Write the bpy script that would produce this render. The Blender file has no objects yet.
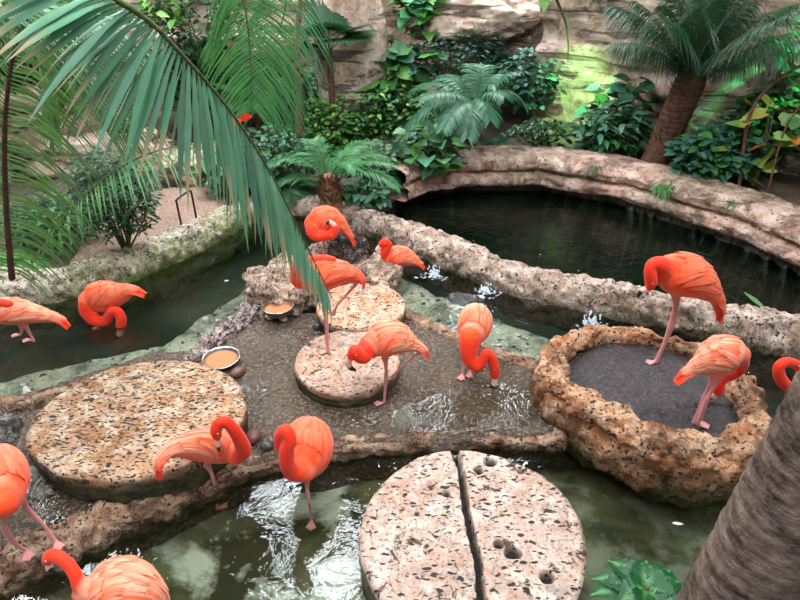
import bpy, bmesh, math, random
import numpy as np
from mathutils import Vector, Matrix, noise
random.seed(7)
R = math.radians
SC = bpy.context.scene
COL = SC.collection
V = Vector

# ------------------------------------------------------------------ camera
H = 3.0
PITCH = R(32)
FWD = V((0, math.cos(PITCH), -math.sin(PITCH)))
UP = V((0, math.sin(PITCH), math.cos(PITCH)))
cam = bpy.data.objects.new('camera', bpy.data.cameras.new('camera'))
COL.objects.link(cam)
cam.location = (0, 0, H)
cam.rotation_euler = (math.pi/2 - PITCH, 0, 0)
cam.data.sensor_width = 36
cam.data.lens = 27
cam.data.clip_start = 0.05
SC.camera = cam

def ray(px, py):
    return V(((px-400)/600, 0, 0)) + FWD - UP*((py-300)/600)
def W(px, py, z=0.0):                     # point of the place at height z
    d = ray(px, py)
    return V((0, 0, H)) + d*((z-H)/d.z)
def Q(px, py, Y):                         # point of the place at distance Y
    d = ray(px, py)
    return V((0, 0, H)) + d*(Y/d.y)
def pxm(px, py, Y):                       # metres per pixel there
    return (Y/ray(px, py).y)/600

# ------------------------------------------------------------------ helpers
def tag(o, label=None, cat=None, group=None, kind=None):
    if label: o['label'] = label
    if cat: o['category'] = cat
    if group: o['group'] = group
    if kind: o['kind'] = kind
    return o
def empty(name, loc=(0, 0, 0), rz=0):
    o = bpy.data.objects.new(name, None); COL.objects.link(o)
    o.location = loc; o.rotation_euler = (0, 0, rz); o.empty_display_size = .1
    return o
class MB:
    def __init__(s): s.v = []; s.f = []; s.c = []
    def add(s, vs, fs, col=None):
        n = len(s.v); s.v += [tuple(p) for p in vs]
        s.f += [tuple(i+n for i in f) for f in fs]
        if col is None: s.c += [(1, 1, 1, 1)]*len(vs)
        elif isinstance(col, list): s.c += [tuple(c)+(1,) for c in col]
        else: s.c += [tuple(col)+(1,)]*len(vs)
    def mesh(s, name):
        me = bpy.data.meshes.new(name); me.from_pydata(s.v, [], s.f)
        a = me.color_attributes.new('Col', 'FLOAT_COLOR', 'POINT')
        a.data.foreach_set('color', np.array(s.c, dtype=np.float32).ravel())
        me.update(); return me
    def build(s, name, mat, parent=None, smooth=True, wind=False):
        me = s.mesh(name)
        if mat: me.materials.append(mat)
        if smooth: me.polygons.foreach_set('use_smooth', [True]*len(me.polygons))
        o = bpy.data.objects.new(name, me); COL.objects.link(o)
        if parent: o.parent = parent
        return o
def rebase(o, base):                     # put the origin of a mesh thing at its base
    base = V(base)
    o.data.transform(Matrix.Translation(-base)); o.location = base
    return o
def grp(root, base):                     # same for an empty with children built in place coordinates
    root.location = base
    for c in root.children:
        c.data.transform(Matrix.Translation(-V(base)))
        for g in c.children: g.data.transform(Matrix.Translation(-V(base)))
    return root
def catmull(pts, n):
    P = [np.array(p, float) for p in pts]
    P = [2*P[0]-P[1]] + P + [2*P[-1]-P[-2]]
    out = []; m = len(pts)-1
    for k in range(n):
        t = k/(n-1)*m; i = min(int(t), m-1); t -= i
        a, b, c, d = P[i:i+4]
        out.append(.5*((2*b)+(-a+c)*t+(2*a-5*b+4*c-d)*t*t+(-a+3*b-3*c+d)*t**3))
    return out
def frames(ctr, up=None):
    T = []
    n = len(ctr)
    for i in range(n):
        t = (ctr[min(i+1, n-1)]-ctr[max(i-1, 0)])
        T.append(t.normalized() if t.length > 1e-9 else V((0, 0, 1)))
    fr = []
    if up is not None:
        for t in T:
            s = t.cross(up)
            if s.length < 1e-4: s = V((1, 0, 0))
            s.normalize(); fr.append((t, s, s.cross(t).normalized()))
    else:
        a = V((0, 0, 1)) if abs(T[0].z) < .9 else V((0, 1, 0))
        s = T[0].cross(a).normalized()
        for t in T:
            s = (s - t*s.dot(t)); s.normalize()
            fr.append((t, s, s.cross(t).normalized()))
    return fr
def tube(mb, pts, rad, seg=10, n=None, up=None, wr=1.0, col=None, caps=True):
    """closed tube through pts with radii rad; wr = sideways radius ratio"""
    n = n or len(pts)*4
    q = catmull([tuple(p)+(r,) for p, r in zip(pts, rad)], n)
    C = [V(x[:3]) for x in q]; r = [max(x[3], .0008) for x in q]
    fr = frames(C, up)
    rings = []
    if caps:
        for a in (80, 55, 28): rings.append((C[0]-fr[0][0]*r[0]*math.sin(R(a)), r[0]*math.cos(R(a)), fr[0]))
    for c, rr, f in zip(C, r, fr): rings.append((c, rr, f))
    if caps:
        for a in (28, 55, 80): rings.append((C[-1]+fr[-1][0]*r[-1]*math.sin(R(a)), r[-1]*math.cos(R(a)), fr[-1]))
    vs = []; fs = []
    for c, rr, (t, s, u) in rings:
        for k in range(seg):
            a = 2*math.pi*k/seg
            vs.append(c + s*(rr*wr*math.sin(a)) + u*(rr*math.cos(a)))
    for i in range(len(rings)-1):
        for k in range(seg):
            k2 = (k+1) % seg
            fs.append((i*seg+k, i*seg+k2, (i+1)*seg+k2, (i+1)*seg+k))
    fs.append(tuple(range(seg-1, -1, -1)))
    m = (len(rings)-1)*seg; fs.append(tuple(range(m, m+seg)))
    mb.add(vs, fs, col)
    return C, r, fr
def fb(p, s, o=4, seed=0):
    return noise.fractal(V(p)*s + V((seed*7.3, seed*3.1, seed*5.7)), 1.0, 2.0, o)
def inpoly(x, y, P):
    c = False; j = len(P)-1
    for i in range(len(P)):
        xi, yi = P[i]; xj, yj = P[j]
        if (yi > y) != (yj > y) and x < (xj-xi)*(y-yi)/(yj-yi)+xi: c = not c
        j = i
    return c

# ------------------------------------------------------------------ materials
class NT:
    def __init__(s, name):
        s.m = bpy.data.materials.new(name); s.m.use_nodes = True
        s.t = s.m.node_tree; s.t.nodes.clear()
        s.out = s.t.nodes.new('ShaderNodeOutputMaterial')
        s.co = s.t.nodes.new('ShaderNodeTexCoord').outputs['Object']
    def n(s, typ, **kw):
        nd = s.t.nodes.new(typ)
        for k, v in kw.items():
            if k.startswith('_'): setattr(nd, k[1:], v)
            else:
                key = int(k[1:]) if k[0] == 'i' and k[1:].isdigit() else k.replace('__', ' ')
                if isinstance(v, bpy.types.NodeSocket): s.t.links.new(v, nd.inputs[key])
                else: nd.inputs[key].default_value = v
        return nd
    def noise(s, scale, detail=6, rough=.6, vec=None, dist=0.0):
        return s.n('ShaderNodeTexNoise', Vector=vec or s.co, Scale=scale, Detail=detail, Roughness=rough, Distortion=dist).outputs['Fac']
    def mapping(s, sc=(1, 1, 1), rot=(0, 0, 0), vec=None):
        return s.n('ShaderNodeMapping', Vector=vec or s.co, Scale=sc, Rotation=rot).outputs[0]
    def voro(s, scale, vec=None, feat='F1', rnd=1.0):
        return s.n('ShaderNodeTexVoronoi', _feature=feat, Vector=vec or s.co, Scale=scale, Randomness=rnd).outputs['Distance']
    def ramp(s, fac, stops, interp='LINEAR'):
        r = s.n('ShaderNodeValToRGB', Fac=fac); cr = r.color_ramp; cr.interpolation = interp
        while len(cr.elements) > 1: cr.elements.remove(cr.elements[-1])
        for i, (p, c) in enumerate(stops):
            e = cr.elements[0] if i == 0 else cr.elements.new(p)
            e.position = p
            e.color = (c if isinstance(c, tuple) else (c, c, c)) + (1,)
        return r.outputs[0]
    def mix(s, f, a, b, mode='MIX'):
        m = s.t.nodes.new('ShaderNodeMix'); m.data_type = 'RGBA'; m.blend_type = mode
        for k, v in ((0, f), (6, a), (7, b)):
            if isinstance(v, bpy.types.NodeSocket): s.t.links.new(v, m.inputs[k])
            else: m.inputs[k].default_value = (v + (1,) if isinstance(v, tuple) else v)
        return m.outputs[2]
    def math(s, op, a, b=0.0):
        return s.n('ShaderNodeMath', _operation=op, i0=a, i1=b).outputs[0]
    def attr(s): return s.n('ShaderNodeAttribute', _attribute_name='Col').outputs['Color']
    def bump(s, h, st=.5, d=.02, nrm=None):
        b = s.n('ShaderNodeBump', Height=h, Strength=st, Distance=d)
        if nrm: s.t.links.new(nrm, b.inputs['Normal'])
        return b.outputs[0]
    def fin(s, col, rough=.8, nrm=None, spec=.5, **kw):
        p = s.n('ShaderNodeBsdfPrincipled')
        for k, v in (('Base Color', col), ('Roughness', rough), ('Normal', nrm), ('Specular IOR Level', spec)) + tuple((k.replace('__', ' '), v) for k, v in kw.items()):
            if v is None: continue
            if isinstance(v, bpy.types.NodeSocket): s.t.links.new(v, p.inputs[k])
            else: p.inputs[k].default_value = (v + (1,) if isinstance(v, tuple) and len(v) == 3 and 'Radius' not in k else v)
        s.t.links.new(p.outputs[0], s.out.inputs[0]); return s.m

PITS = .25
def rock_mat(name, c1, c2, c3, pit=(.05, .035, .03), pit_scale=26, pit_amt=.36, grain=9, rough=.85, moss=None, bump=.9, spec=.4):
    t = NT(name)
    a = t.noise(grain*.25, 5, .6); b = t.noise(grain, 8, .68)
    col = t.mix(t.ramp(a, [(.38, 0.0), (.62, 1.0)]), c1, c2)
    col = t.mix(t.ramp(b, [(.42, 0.0), (.66, 1.0)]), col, c3)
    wv = t.n('ShaderNodeVectorMath', _operation='ADD', i0=t.co, i1=t.n('ShaderNodeVectorMath', _operation='SCALE', i0=t.n('ShaderNodeTexNoise', Vector=t.co, Scale=grain*2, Detail=3.0).outputs['Color'], Scale=.09).outputs[0]).outputs[0]
    pit_amt += PITS
    v = t.math('MINIMUM', t.voro(pit_scale*1.9, wv), t.math('ADD', t.voro(pit_scale*.9, wv), .12))
    n2 = t.noise(pit_scale*.6, 4, .7)
    pm = t.math('ADD', v, t.math('MULTIPLY', n2, .9))
    pits = t.ramp(pm, [(pit_amt-.02, 1.0), (pit_amt+.07, 0.0)])
    blot = t.ramp(t.noise(grain*.7, 7, .75, dist=.5), [(.38, .85), (.50, 0.0)])
    col = t.mix(blot, col, tuple(x*.28 for x in c1))
    sp = t.ramp(t.noise(grain*9, 3, .8), [(.36, .75), (.46, 0.0)])
    col = t.mix(sp, col, tuple(x*.3 for x in c1))
    col = t.mix(pits, col, pit)
    if moss:
        at = t.n('ShaderNodeSeparateColor', Color=t.attr()).outputs[1]
        mm = t.math('MULTIPLY', t.ramp(t.noise(13, 6, .7), [(.38, 0.0), (.55, 1.0)]), t.math('SUBTRACT', 1.0, at))
        mm = t.math('MAXIMUM', mm, t.ramp(t.math('SUBTRACT', 1.0, at), [(.75, 0.0), (1.0, .8)]))
        col = t.mix(mm, col, t.mix(t.noise(30), moss, tuple(x*.3 for x in moss)))
    h = t.math('SUBTRACT', t.math('ADD', t.math('MULTIPLY', b, .6), t.math('MULTIPLY', t.noise(grain*7, 5, .7), .35)), t.math('ADD', t.math('MULTIPLY', pits, .8), t.math('MULTIPLY', blot, .3)))
    return t.fin(col, rough, t.bump(h, bump, .045), spec)

M = {}
M['ridge'] = rock_mat('mossy_rim_rock', (.38, .28, .20), (.60, .48, .37), (.78, .69, .58), pit_scale=20, pit_amt=.44, moss=(.19, .30, .03))
M['ridge_pink'] = rock_mat('pink_rim_rock', (.42, .26, .19), (.60, .43, .33), (.76, .62, .51), pit_scale=16, pit_amt=.40, moss=(.09, .08, .03))
M['kerb'] = rock_mat('kerb_rock', (.26, .115, .06), (.40, .21, .12), (.60, .43, .30), pit_scale=22, pit_amt=.42, moss=(.07, .075, .03))
M['basin'] = rock_mat('basin_rock', (.38, .13, .05), (.56, .26, .12), (.74, .50, .32), pit_scale=14, pit_amt=.41, moss=(.11, .12, .04), grain=6)
M['boulder'] = rock_mat('boulder_rock', (.38, .22, .15), (.56, .37, .26), (.72, .55, .43), pit_scale=18, pit_amt=.43, moss=(.06, .05, .03))
M['dark_boulder'] = rock_mat('dark_boulder_rock', (.07, .06, .05), (.15, .13, .11), (.42, .38, .33), pit_scale=22, pit_amt=.52, grain=12)
M['bank'] = rock_mat('bank_rock', (.44, .24, .17), (.60, .38, .28), (.76, .58, .47), pit_scale=9, pit_amt=.3, moss=(.10, .09, .03), grain=5, rough=.5)
M['ledge'] = rock_mat('submerged_ledge', (.40, .39, .33), (.60, .58, .51), (.74, .71, .64), pit=(.07, .09, .07), pit_scale=6, pit_amt=.36, grain=4)
M['rubble'] = rock_mat('rubble_rock', (.36, .22, .18), (.55, .40, .35), (.75, .62, .56), pit_scale=30, pit_amt=.55, grain=14)

def wall_mat():
    t = NT('sandstone_wall')
    a = t.noise(.9, 5, .6); b = t.noise(5, 8, .7)
    col = t.mix(t.ramp(a, [(.35, 0.0), (.65, 1.0)]), (.34, .19, .13), (.60, .42, .32))
    col = t.mix(t.ramp(b, [(.4, 0.0), (.7, 1.0)]), col, (.80, .65, .54))
    col = t.mix(t.ramp(t.noise(3, 7, .75, dist=1.0), [(.36, .8), (.47, 0.0)]), col, (.09, .06, .04))
    col = t.mix(t.ramp(t.noise(1.1, 5, .6), [(.58, 0.0), (.72, .7)]), col, (.10, .13, .06))
    st = t.noise(1.6, 6, .65, vec=t.mapping((.5, .5, 5)), dist=.6)
    crack = t.ramp(st, [(.40, 1.0), (.445, 0.0)])
    col = t.mix(t.math('MULTIPLY', crack, .8), col, (.13, .08, .06))
    h = t.math('SUBTRACT', t.math('ADD', b, t.math('MULTIPLY', t.noise(26, 6, .7), .3)), crack)
    return t.fin(col, .85, t.bump(h, .9, .06), .3)
M['wall'] = wall_mat()

def disc_mat(name, c1, c2, c3, sc=14.0, amt=.33, dark=(.035, .03, .03), rough=.8):
    t = NT(name)
    a = t.noise(2.2, 5, .6); b = t.noise(10, 8, .7)
    col = t.mix(t.ramp(a, [(.42, 0.0), (.6, 1.0)]), c1, c2)
    col = t.mix(t.ramp(b, [(.45, 0.0), (.7, 1.0)]), col, c3)
    wob = t.n('ShaderNodeVectorMath', _operation='ADD', i0=t.co, i1=t.n('ShaderNodeVectorMath', _operation='SCALE', i0=t.n('ShaderNodeTexNoise', Vector=t.co, Scale=9.0, Detail=4.0).outputs['Color'], Scale=.07).outputs[0]).outputs[0]
    m = None
    for i, (rz, sx) in enumerate(((.5, 2.6), (-.7, 2.6), (1.5, 3.2))):
        v = t.voro(sc*(.8+.25*i), t.mapping((1, sx, 1), (0, 0, rz), wob))
        g = t.noise(5+2*i, 3, .6, vec=t.mapping((1, 1, 1), (0, 0, rz+i)))
        k = t.ramp(t.math('ADD', v, t.math('MULTIPLY', g, .55)), [(amt+.075, 1.0), (amt+.12, 0.0)])
        m = k if m is None else t.math('MAXIMUM', m, k)
    fine = t.ramp(t.noise(55, 4, .7), [(.35, 1.0), (.42, 0.0)])
    col = t.mix(t.math('MULTIPLY', fine, .5), col, tuple(x*.35 for x in c1))
    sm = t.ramp(t.noise(4.5, 9, .85, dist=.4), [(.52, 0.0), (.60, .6)])
    col = t.mix(sm, col, (.22, .185, .165))
    bl = t.ramp(t.noise(12, 7, .72, dist=.6), [(.39, .95), (.425, 0.0)])
    col = t.mix(bl, col, tuple(x*.14 for x in c1))
    col = t.mix(m, col, dark)
    side = t.n('ShaderNodeSeparateColor', Color=t.attr()).outputs[1]
    crack_shade = t.n('ShaderNodeSeparateColor', Color=t.attr()).outputs[0]
    col = t.mix(t.math('SUBTRACT', 1.0, crack_shade), col, (.02, .016, .013))  # shade painted into the crack and holes, near black
    green = t.mix(t.ramp(t.noise(8), [(.4, 0.0), (.65, 1.0)]), (.035, .035, .015), (.10, .10, .05))
    col = t.mix(t.math('SUBTRACT', 1.0, side), col, green)
    h = t.math('SUBTRACT', t.math('MULTIPLY', b, .5), t.math('ADD', m, t.math('MULTIPLY', fine, .25)))
    return t.fin(col, rough, t.bump(h, .9, .02), .35)
M['disc_tan'] = disc_mat('tan_coral_stone', (.32, .15, .065), (.46, .26, .14), (.66, .52, .39), sc=17, amt=.40)
M['disc_pink'] = disc_mat('pink_coral_stone', (.42, .26, .19), (.56, .40, .32), (.68, .56, .48), sc=11, amt=.345)
M['disc_warm'] = disc_mat('warm_coral_stone', (.46, .26, .17), (.60, .38, .27), (.72, .56, .45), sc=15, amt=.33)
M['disc_orange'] = disc_mat('orange_coral_stone', (.52, .25, .13), (.62, .36, .22), (.74, .58, .45), sc=15, amt=.36)

def mud(name, c1, c2, c3, wet=.5):
    t = NT(name)
    a = t.noise(1.6, 6, .65); b = t.noise(38, 6, .85); g = t.voro(55)
    col = t.mix(t.ramp(a, [(.35, 0.0), (.65, 1.0)]), c1, c2)
    col = t.mix(t.ramp(b, [(.5, 0.0), (.66, 1.0)]), col, c3)
    col = t.mix(t.ramp(b, [(.36, .8), (.46, 0.0)]), col, tuple(x*.3 for x in c1))
    r = t.ramp(t.noise(2.3, 5, .6), [(.42, .6), (.60, .08 if wet > .4 else .4)])
    h = t.math('ADD', b, t.math('MULTIPLY', g, .6))
    return t.fin(col, r, t.bump(h, .7, .02), .6)
M['mud'] = mud('wet_gravel', (.042, .026, .016), (.09, .058, .037), (.40, .29, .19))
M['dark_mud'] = mud('dark_wet_mud', (.018, .012, .013), (.045, .031, .031), (.15, .115, .115))
M['soil'] = mud('planting_soil', (.05, .035, .022), (.12, .08, .05), (.22, .16, .11), wet=.2)
M['sand'] = mud('sandy_path', (.27, .15, .10), (.38, .24, .17), (.5, .35, .27), wet=.2)

def bed_mat():
    t = NT('pool_bed')
    a = t.noise(1.3, 6, .6, dist=.6); b = t.noise(6, 7, .7)
    x = t.n('ShaderNodeSeparateXYZ', Vector=t.co)
    col = t.mix(t.ramp(a, [(.42, 0.0), (.58, 1.0)]), (.04, .04, .018), (.17, .165, .095))
    pale = t.ramp(t.math('ADD', t.math('MULTIPLY', t.noise(1.9, 5, .55, dist=.4), .8), t.math('MULTIPLY', b, .25)), [(.52, 0.0), (.60, 1.0)])
    # pale limestone slabs lie on the floor of the near pool only
    near = t.ramp(t.math('MULTIPLY', x.outputs[1], .1), [(.30, 1.0), (.36, 0.0)])
    left = t.ramp(t.math('ADD', t.math('MULTIPLY', x.outputs[0], .2), .5), [(.55, 1.0), (.72, 0.3)])
    col = t.mix(t.math('MULTIPLY', t.math('MULTIPLY', pale, near), left), col, (.62, .62, .54))
    far = t.ramp(t.math('MULTIPLY', x.outputs[1], .1), [(.30, 0.0), (.36, 1.0)])
    col = t.mix(t.math('MULTIPLY', far, .75), col, (.032, .045, .034))
    return t.fin(col, .8, t.bump(b, .6, .05), .2)
M['bed'] = bed_mat()

def water_mat(name, tint, ripple, scale, dist=.02, rough=.015):
    t = NT(name)
    w1 = t.noise(scale, 3, .5, dist=.8); w2 = t.noise(scale*3.3, 2, .5)
    nrm = t.bump(t.math('ADD', w1, t.math('MULTIPLY', w2, .35)), ripple, dist)
    fr = t.n('ShaderNodeFresnel', IOR=1.36, Normal=nrm).outputs[0]
    tr = t.n('ShaderNodeBsdfTransparent', Color=tint+(1,)).outputs[0]
    gl = t.n('ShaderNodeBsdfGlossy', Color=(1, 1, 1, 1), Roughness=rough, Normal=nrm).outputs[0]
    mx = t.t.nodes.new('ShaderNodeMixShader')
    t.t.links.new(fr, mx.inputs[0]); t.t.links.new(tr, mx.inputs[1]); t.t.links.new(gl, mx.inputs[2])
    t.t.links.new(mx.outputs[0], t.out.inputs[0]); return t.m
M['water_chan'] = water_mat('channel_water', (.60, .64, .57), .35, 7)
M['water_front'] = water_mat('front_pool_water', (.72, .76, .68), .30, 6)
M['water_film'] = water_mat('shallow_water_film', (.85, .85, .8), .9, 9, .022)
M['water_pond'] = water_mat('pond_water', (.30, .44, .37), .6, 4, .035)

def leaf_mat(name, rough=.42, trans=.28, spec=.5):
    t = NT(name)
    c = t.mix(t.ramp(t.noise(9, 3), [(.35, 0.0), (.7, .35)]), t.attr(), t.mix(1.0, t.attr(), (.45, .5, .35), 'MULTIPLY'))
    p = t.n('ShaderNodeBsdfPrincipled', Roughness=rough)
    p.inputs['Specular IOR Level'].default_value = spec
    t.t.links.new(c, p.inputs['Base Color'])
    tl = t.n('ShaderNodeBsdfTranslucent', Color=c)
    mx = t.n('ShaderNodeMixShader', Fac=trans)
    t.t.links.new(p.outputs[0], mx.inputs[1]); t.t.links.new(tl.outputs[0], mx.inputs[2])
    t.t.links.new(mx.outputs[0], t.out.inputs[0]); return t.m
M['leaf'] = leaf_mat('leaf_green')
M['glaucous'] = leaf_mat('waxy_frond', .33, .18, .6)
def stem_mat(name, c1, c2, sc=(1, 1, 14), bump=.8):
    t = NT(name)
    a = t.noise(4, 6, .7, vec=t.mapping(sc)); b = t.noise(30, 5, .7)
    col = t.mix(t.ramp(t.math('ADD', t.math('MULTIPLY', a, .6), t.math('MULTIPLY', b, .4)), [(.38, 0.0), (.62, 1.0)]), c1, c2)
    return t.fin(col, .85, t.bump(t.math('ADD', a, t.math('MULTIPLY', b, .5)), bump, .012), .2)
M['trunk'] = stem_mat('near_palm_bark', (.035, .021, .017), (.34, .235, .185), (2, 2, 6), 1.3)
M['bark'] = stem_mat('brown_bark', (.045, .02, .012), (.20, .10, .06))
M['dark_bark'] = stem_mat('dark_palm_bark', (.025, .012, .008), (.15, .075, .045))
M['rachis'] = stem_mat('dark_rachis', (.03, .012, .010), (.09, .04, .03))
M['stem'] = stem_mat('green_stem', (.05, .07, .02), (.12, .13, .05))
M['fibre'] = stem_mat('crown_fibre', (.09, .035, .02), (.34, .18, .10))

def plum_mat():
    t = NT('plumage')
    s = t.noise(38, 5, .7, vec=t.mapping((1, 1, 1))); f = t.noise(120, 3, .7)
    c = t.mix(t.ramp(s, [(.35, 0.0), (.7, .45)]), t.attr(), t.mix(1.0, t.attr(), (.86, .62, .55), 'MULTIPLY'))
    return t.fin(c, .62, t.bump(t.math('ADD', s, t.math('MULTIPLY', f, .5)), .35, .006), .25, Subsurface__Weight=.08, Subsurface__Radius=(.02, .006, .004), Sheen__Weight=.15)
M['plumage'] = plum_mat()
def plain(name, c, rough=.5, metal=0.0, spec=.5, b=0, bs=40):
    t = NT(name)
    nn = t.noise(bs, 4)
    col = t.mix(t.ramp(nn, [(.3, 0.0), (.8, .5)]), c, tuple(x*.6 for x in c))
    return t.fin(col, rough, t.bump(nn, b, .01) if b else None, spec, Metallic=metal)
M['bill'] = plum_mat(); M['bill'].name = 'bill_horn'
M['skin'] = M['plumage']
M['steel'] = plain('brushed_steel', (.62, .60, .58), .28, 1.0)
M['feed'] = plain('soaked_feed', (.52, .20, .075), .6, b=.8, bs=60)
M['black_iron'] = plain('black_iron', (.012, .012, .012), .5)
M['eye'] = plain('yellow_eye', (.75, .55, .12), .2)
M['foam'] = plain('white_foam', (.75, .82, .88), .4)
M['peb_white'] = plain('pale_pebble', (.62, .55, .47), .6, b=.4)
M['peb_red'] = plain('red_pebble', (.16, .06, .05), .45, b=.4)
M['peb_dark'] = plain('dark_pebble', (.05, .045, .05), .4, b=.4)
M['beam'] = plain('roof_steel', (.10, .11, .11), .6)
M['red_leaf'] = leaf_mat('red_leaf')

# ------------------------------------------------------------------ ground
left_px = [(-90, 318), (0, 291), (60, 286), (130, 264), (190, 238), (235, 214), (258, 206)]
left_w = [W(x, y, .12) for x, y in left_px]
shore_px = [(300, 206), (345, 206), (372, 200), (388, 188), (402, 174)]
bank_px = [(402, 172), (425, 163), (480, 158), (540, 158), (620, 170), (700, 192), (760, 211), (830, 240), (900, 275)]
bank_w = [W(x, y, .55) for x, y in bank_px]
gb = [(p.x, p.y) for p in left_w] + [(W(x, y, .12).x, W(x, y, .12).y) for x, y in shore_px] + [(p.x, p.y+.12) for p in bank_w]
GB = [(-11, gb[0][1])] + gb + [(11, gb[-1][1]), (11, 14), (-11, 14)]
bankpoly = [(p.x, p.y) for p in bank_w]
def gz(x, y):
    if inpoly(x, y, GB):
        base = .16
        if x > -.4: base = .42
        base += max(0, y-7.2)*.08
        return base + .05*fb((x, y, 0), 1.3, 3)
    return -.34 + .05*fb((x, y, 3), 1.5, 4) - (.35 if y > 4.6 and x > 0 else 0) - (.06 if y > 3.2 else 0)
def heightfield(name, x0, x1, y0, y1, st, f, mat):
    mb = MB(); nx = int((x1-x0)/st)+1; ny = int((y1-y0)/st)+1
    vs = [(x0+i*st, y0+j*st, f(x0+i*st, y0+j*st)) for j in range(ny) for i in range(nx)]
    fs = [(j*nx+i, j*nx+i+1, (j+1)*nx+i+1, (j+1)*nx+i) for j in range(ny-1) for i in range(nx-1)]
    mb.add(vs, fs); return mb, vs, fs
mb, vs, fs = heightfield('floor', -10, 10, -1, 12.4, .09, gz, None)
o = mb.build('floor', M['bed']); tag(o, kind='structure')
o.data.materials.append(M['soil'])
for p in o.data.polygons:
    if sum(vs[i][2] for i in p.vertices)/4 > -.05: p.material_index = 1

def flat(name, pts, z, mat, thick=0, kind='structure', sub=0, noise_amp=0):
    bm = bmesh.new()
    f = bm.faces.new([bm.verts.new((p[0], p[1], z)) for p in pts])
    f.normal_update()
    if f.normal.z < 0: f.normal_flip()
    if thick:
        r = bmesh.ops.extrude_face_region(bm, geom=[f])
        for v in r['geom']:
            if isinstance(v, bmesh.types.BMVert): v.co.z -= thick
        bmesh.ops.recalc_face_normals(bm, faces=bm.faces)
    me = bpy.data.meshes.new(name); bm.to_mesh(me); bm.free(); me.materials.append(mat)
    a = me.color_attributes.new('Col', 'FLOAT_COLOR', 'POINT')
    a.data.foreach_set('color', [1.0]*4*len(me.vertices))
    o = bpy.data.objects.new(name, me); COL.objects.link(o)
    if kind: o['kind'] = kind
    return o
def sheet(name, px, z, mat, st=.05, amp=.02, skirt=.25, kind='structure', sd=0):
    """a rocky slab with a bumpy top over a pixel-traced outline, cut to its outline"""
    P = [W(x, y, z) for x, y in px]
    # densify & jitter outline
    pts = []
    for i in range(len(P)):
        a, b = P[i], P[(i+1) % len(P)]; k = max(1, int((b-a).length/.05))
        for j in range(k):
            q = a.lerp(b, j/k); e = .035
            pts.append((q.x+e*fb((q.x, q.y, 1), 4, 3, sd), q.y+e*fb((q.x, q.y, 5), 4, 3, sd)))
    bm = bmesh.new()
    vs = [bm.verts.new((x, y, z)) for x, y in pts]
    f = bm.faces.new(vs); f.normal_update()
    if f.normal.z < 0: f.normal_flip()
    bmesh.ops.triangulate(bm, faces=[f])
    for _ in range(3):
        es = [e for e in bm.edges if e.calc_length() > st*1.7]
        if not es: break
        bmesh.ops.subdivide_edges(bm, edges=es, cuts=1)
        bmesh.ops.triangulate(bm, faces=bm.faces)
    bd = [e for e in bm.edges if e.is_boundary]
    r = bmesh.ops.extrude_edge_only(bm, edges=bd)
    nv = {v for v in r['geom'] if isinstance(v, bmesh.types.BMVert)}
    for v in bm.verts:
        if v in nv: v.co.z = z-skirt
        else: v.co.z = z + amp*fb(v.co, 3.0, 4, sd) + amp*.5*fb(v.co, 12, 2, sd)
    bmesh.ops.recalc_face_normals(bm, faces=bm.faces)
    me = bpy.data.meshes.new(name); bm.to_mesh(me); bm.free(); me.materials.append(mat)
    a = me.color_attributes.new('Col', 'FLOAT_COLOR', 'POINT')
    a.data.foreach_set('color', [1.0]*4*len(me.vertices))
    me.polygons.foreach_set('use_smooth', [True]*len(me.polygons))
    o = bpy.data.objects.new(name, me); COL.objects.link(o)
    if kind: o['kind'] = kind
    return o
o = sheet('path', [(70, 262), (95, 225), (150, 192), (215, 182), (228, 203), (190, 222), (135, 248), (100, 262)], .22, M['sand'], amp=.015)
# gravel flat between the channels
mud_px = [(150, 352), (195, 352), (265, 303), (300, 312), (400, 318), (470, 342), (535, 372), (570, 430), (470, 437), (350, 443), (240, 466), (140, 505), (60, 545), (-60, 590), (-90, 500), (-60, 402), (20, 398)]
sheet('gravel_flat', mud_px, .03, M['mud'], amp=.008, skirt=.4)
# pale ledges under the channel surface
sheet('submerged_ledge', [(262, 292), (246, 288), (205, 318), (165, 345), (70, 365), (0, 382), (-80, 400), (-80, 418), (60, 402), (200, 356), (270, 306)], -.025, M['ledge'], amp=.03, skirt=.3)
sheet('submerged_ledge', [(384, 284), (400, 276), (450, 302), (500, 322), (545, 338), (560, 352), (530, 372), (470, 348), (405, 322), (385, 305)], -.02, M['ledge'], amp=.03, skirt=.3, sd=3)

def water(name, px, z, mat, label):
    o = flat(name, [W(x, y, z) if abs(x) < 5000 else None for x, y in px], z, mat, kind='stuff')
    return tag(o, label, 'water')
flatpts = lambda L, z: [W(x, y, z) for x, y in L]
# channels (left and middle)
cw = flatpts([(-120, 330), (0, 296), (130, 268), (255, 206), (300, 210), (345, 215), (420, 247), (480, 268), (600, 300), (700, 320), (900, 372), (960, 560), (770, 500), (560, 432), (350, 440), (240, 460), (-150, 600)], 0)
o = flat('channel_water', cw, 0, M['water_chan'], kind='stuff'); tag(o, 'still dark green water in the channels around the gravel flat', 'water')
fw = flatpts([(-200, 640), (-60, 592), (60, 548), (140, 508), (240, 470), (350, 446), (470, 438), (560, 436), (770, 500), (1000, 560), (1000, 760), (-260, 760)], -.075)
o = flat('front_pool_water', fw, -.075, M['water_front'], kind='stuff'); tag(o, 'clear shallow water of the pool nearest the viewer', 'water')
pw = flatpts([(350, 214), (372, 200), (385, 185), (402, 170), (440, 164), (540, 160), (620, 168), (700, 190), (760, 212), (830, 240), (960, 290), (980, 400), (800, 340), (700, 316), (600, 293), (530, 280), (470, 262), (400, 236)], .08)
o = flat('pond_water', pw, .08, M['water_pond'], kind='stuff'); tag(o, 'dark rippled water of the raised pond behind the rock rim', 'water')

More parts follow.
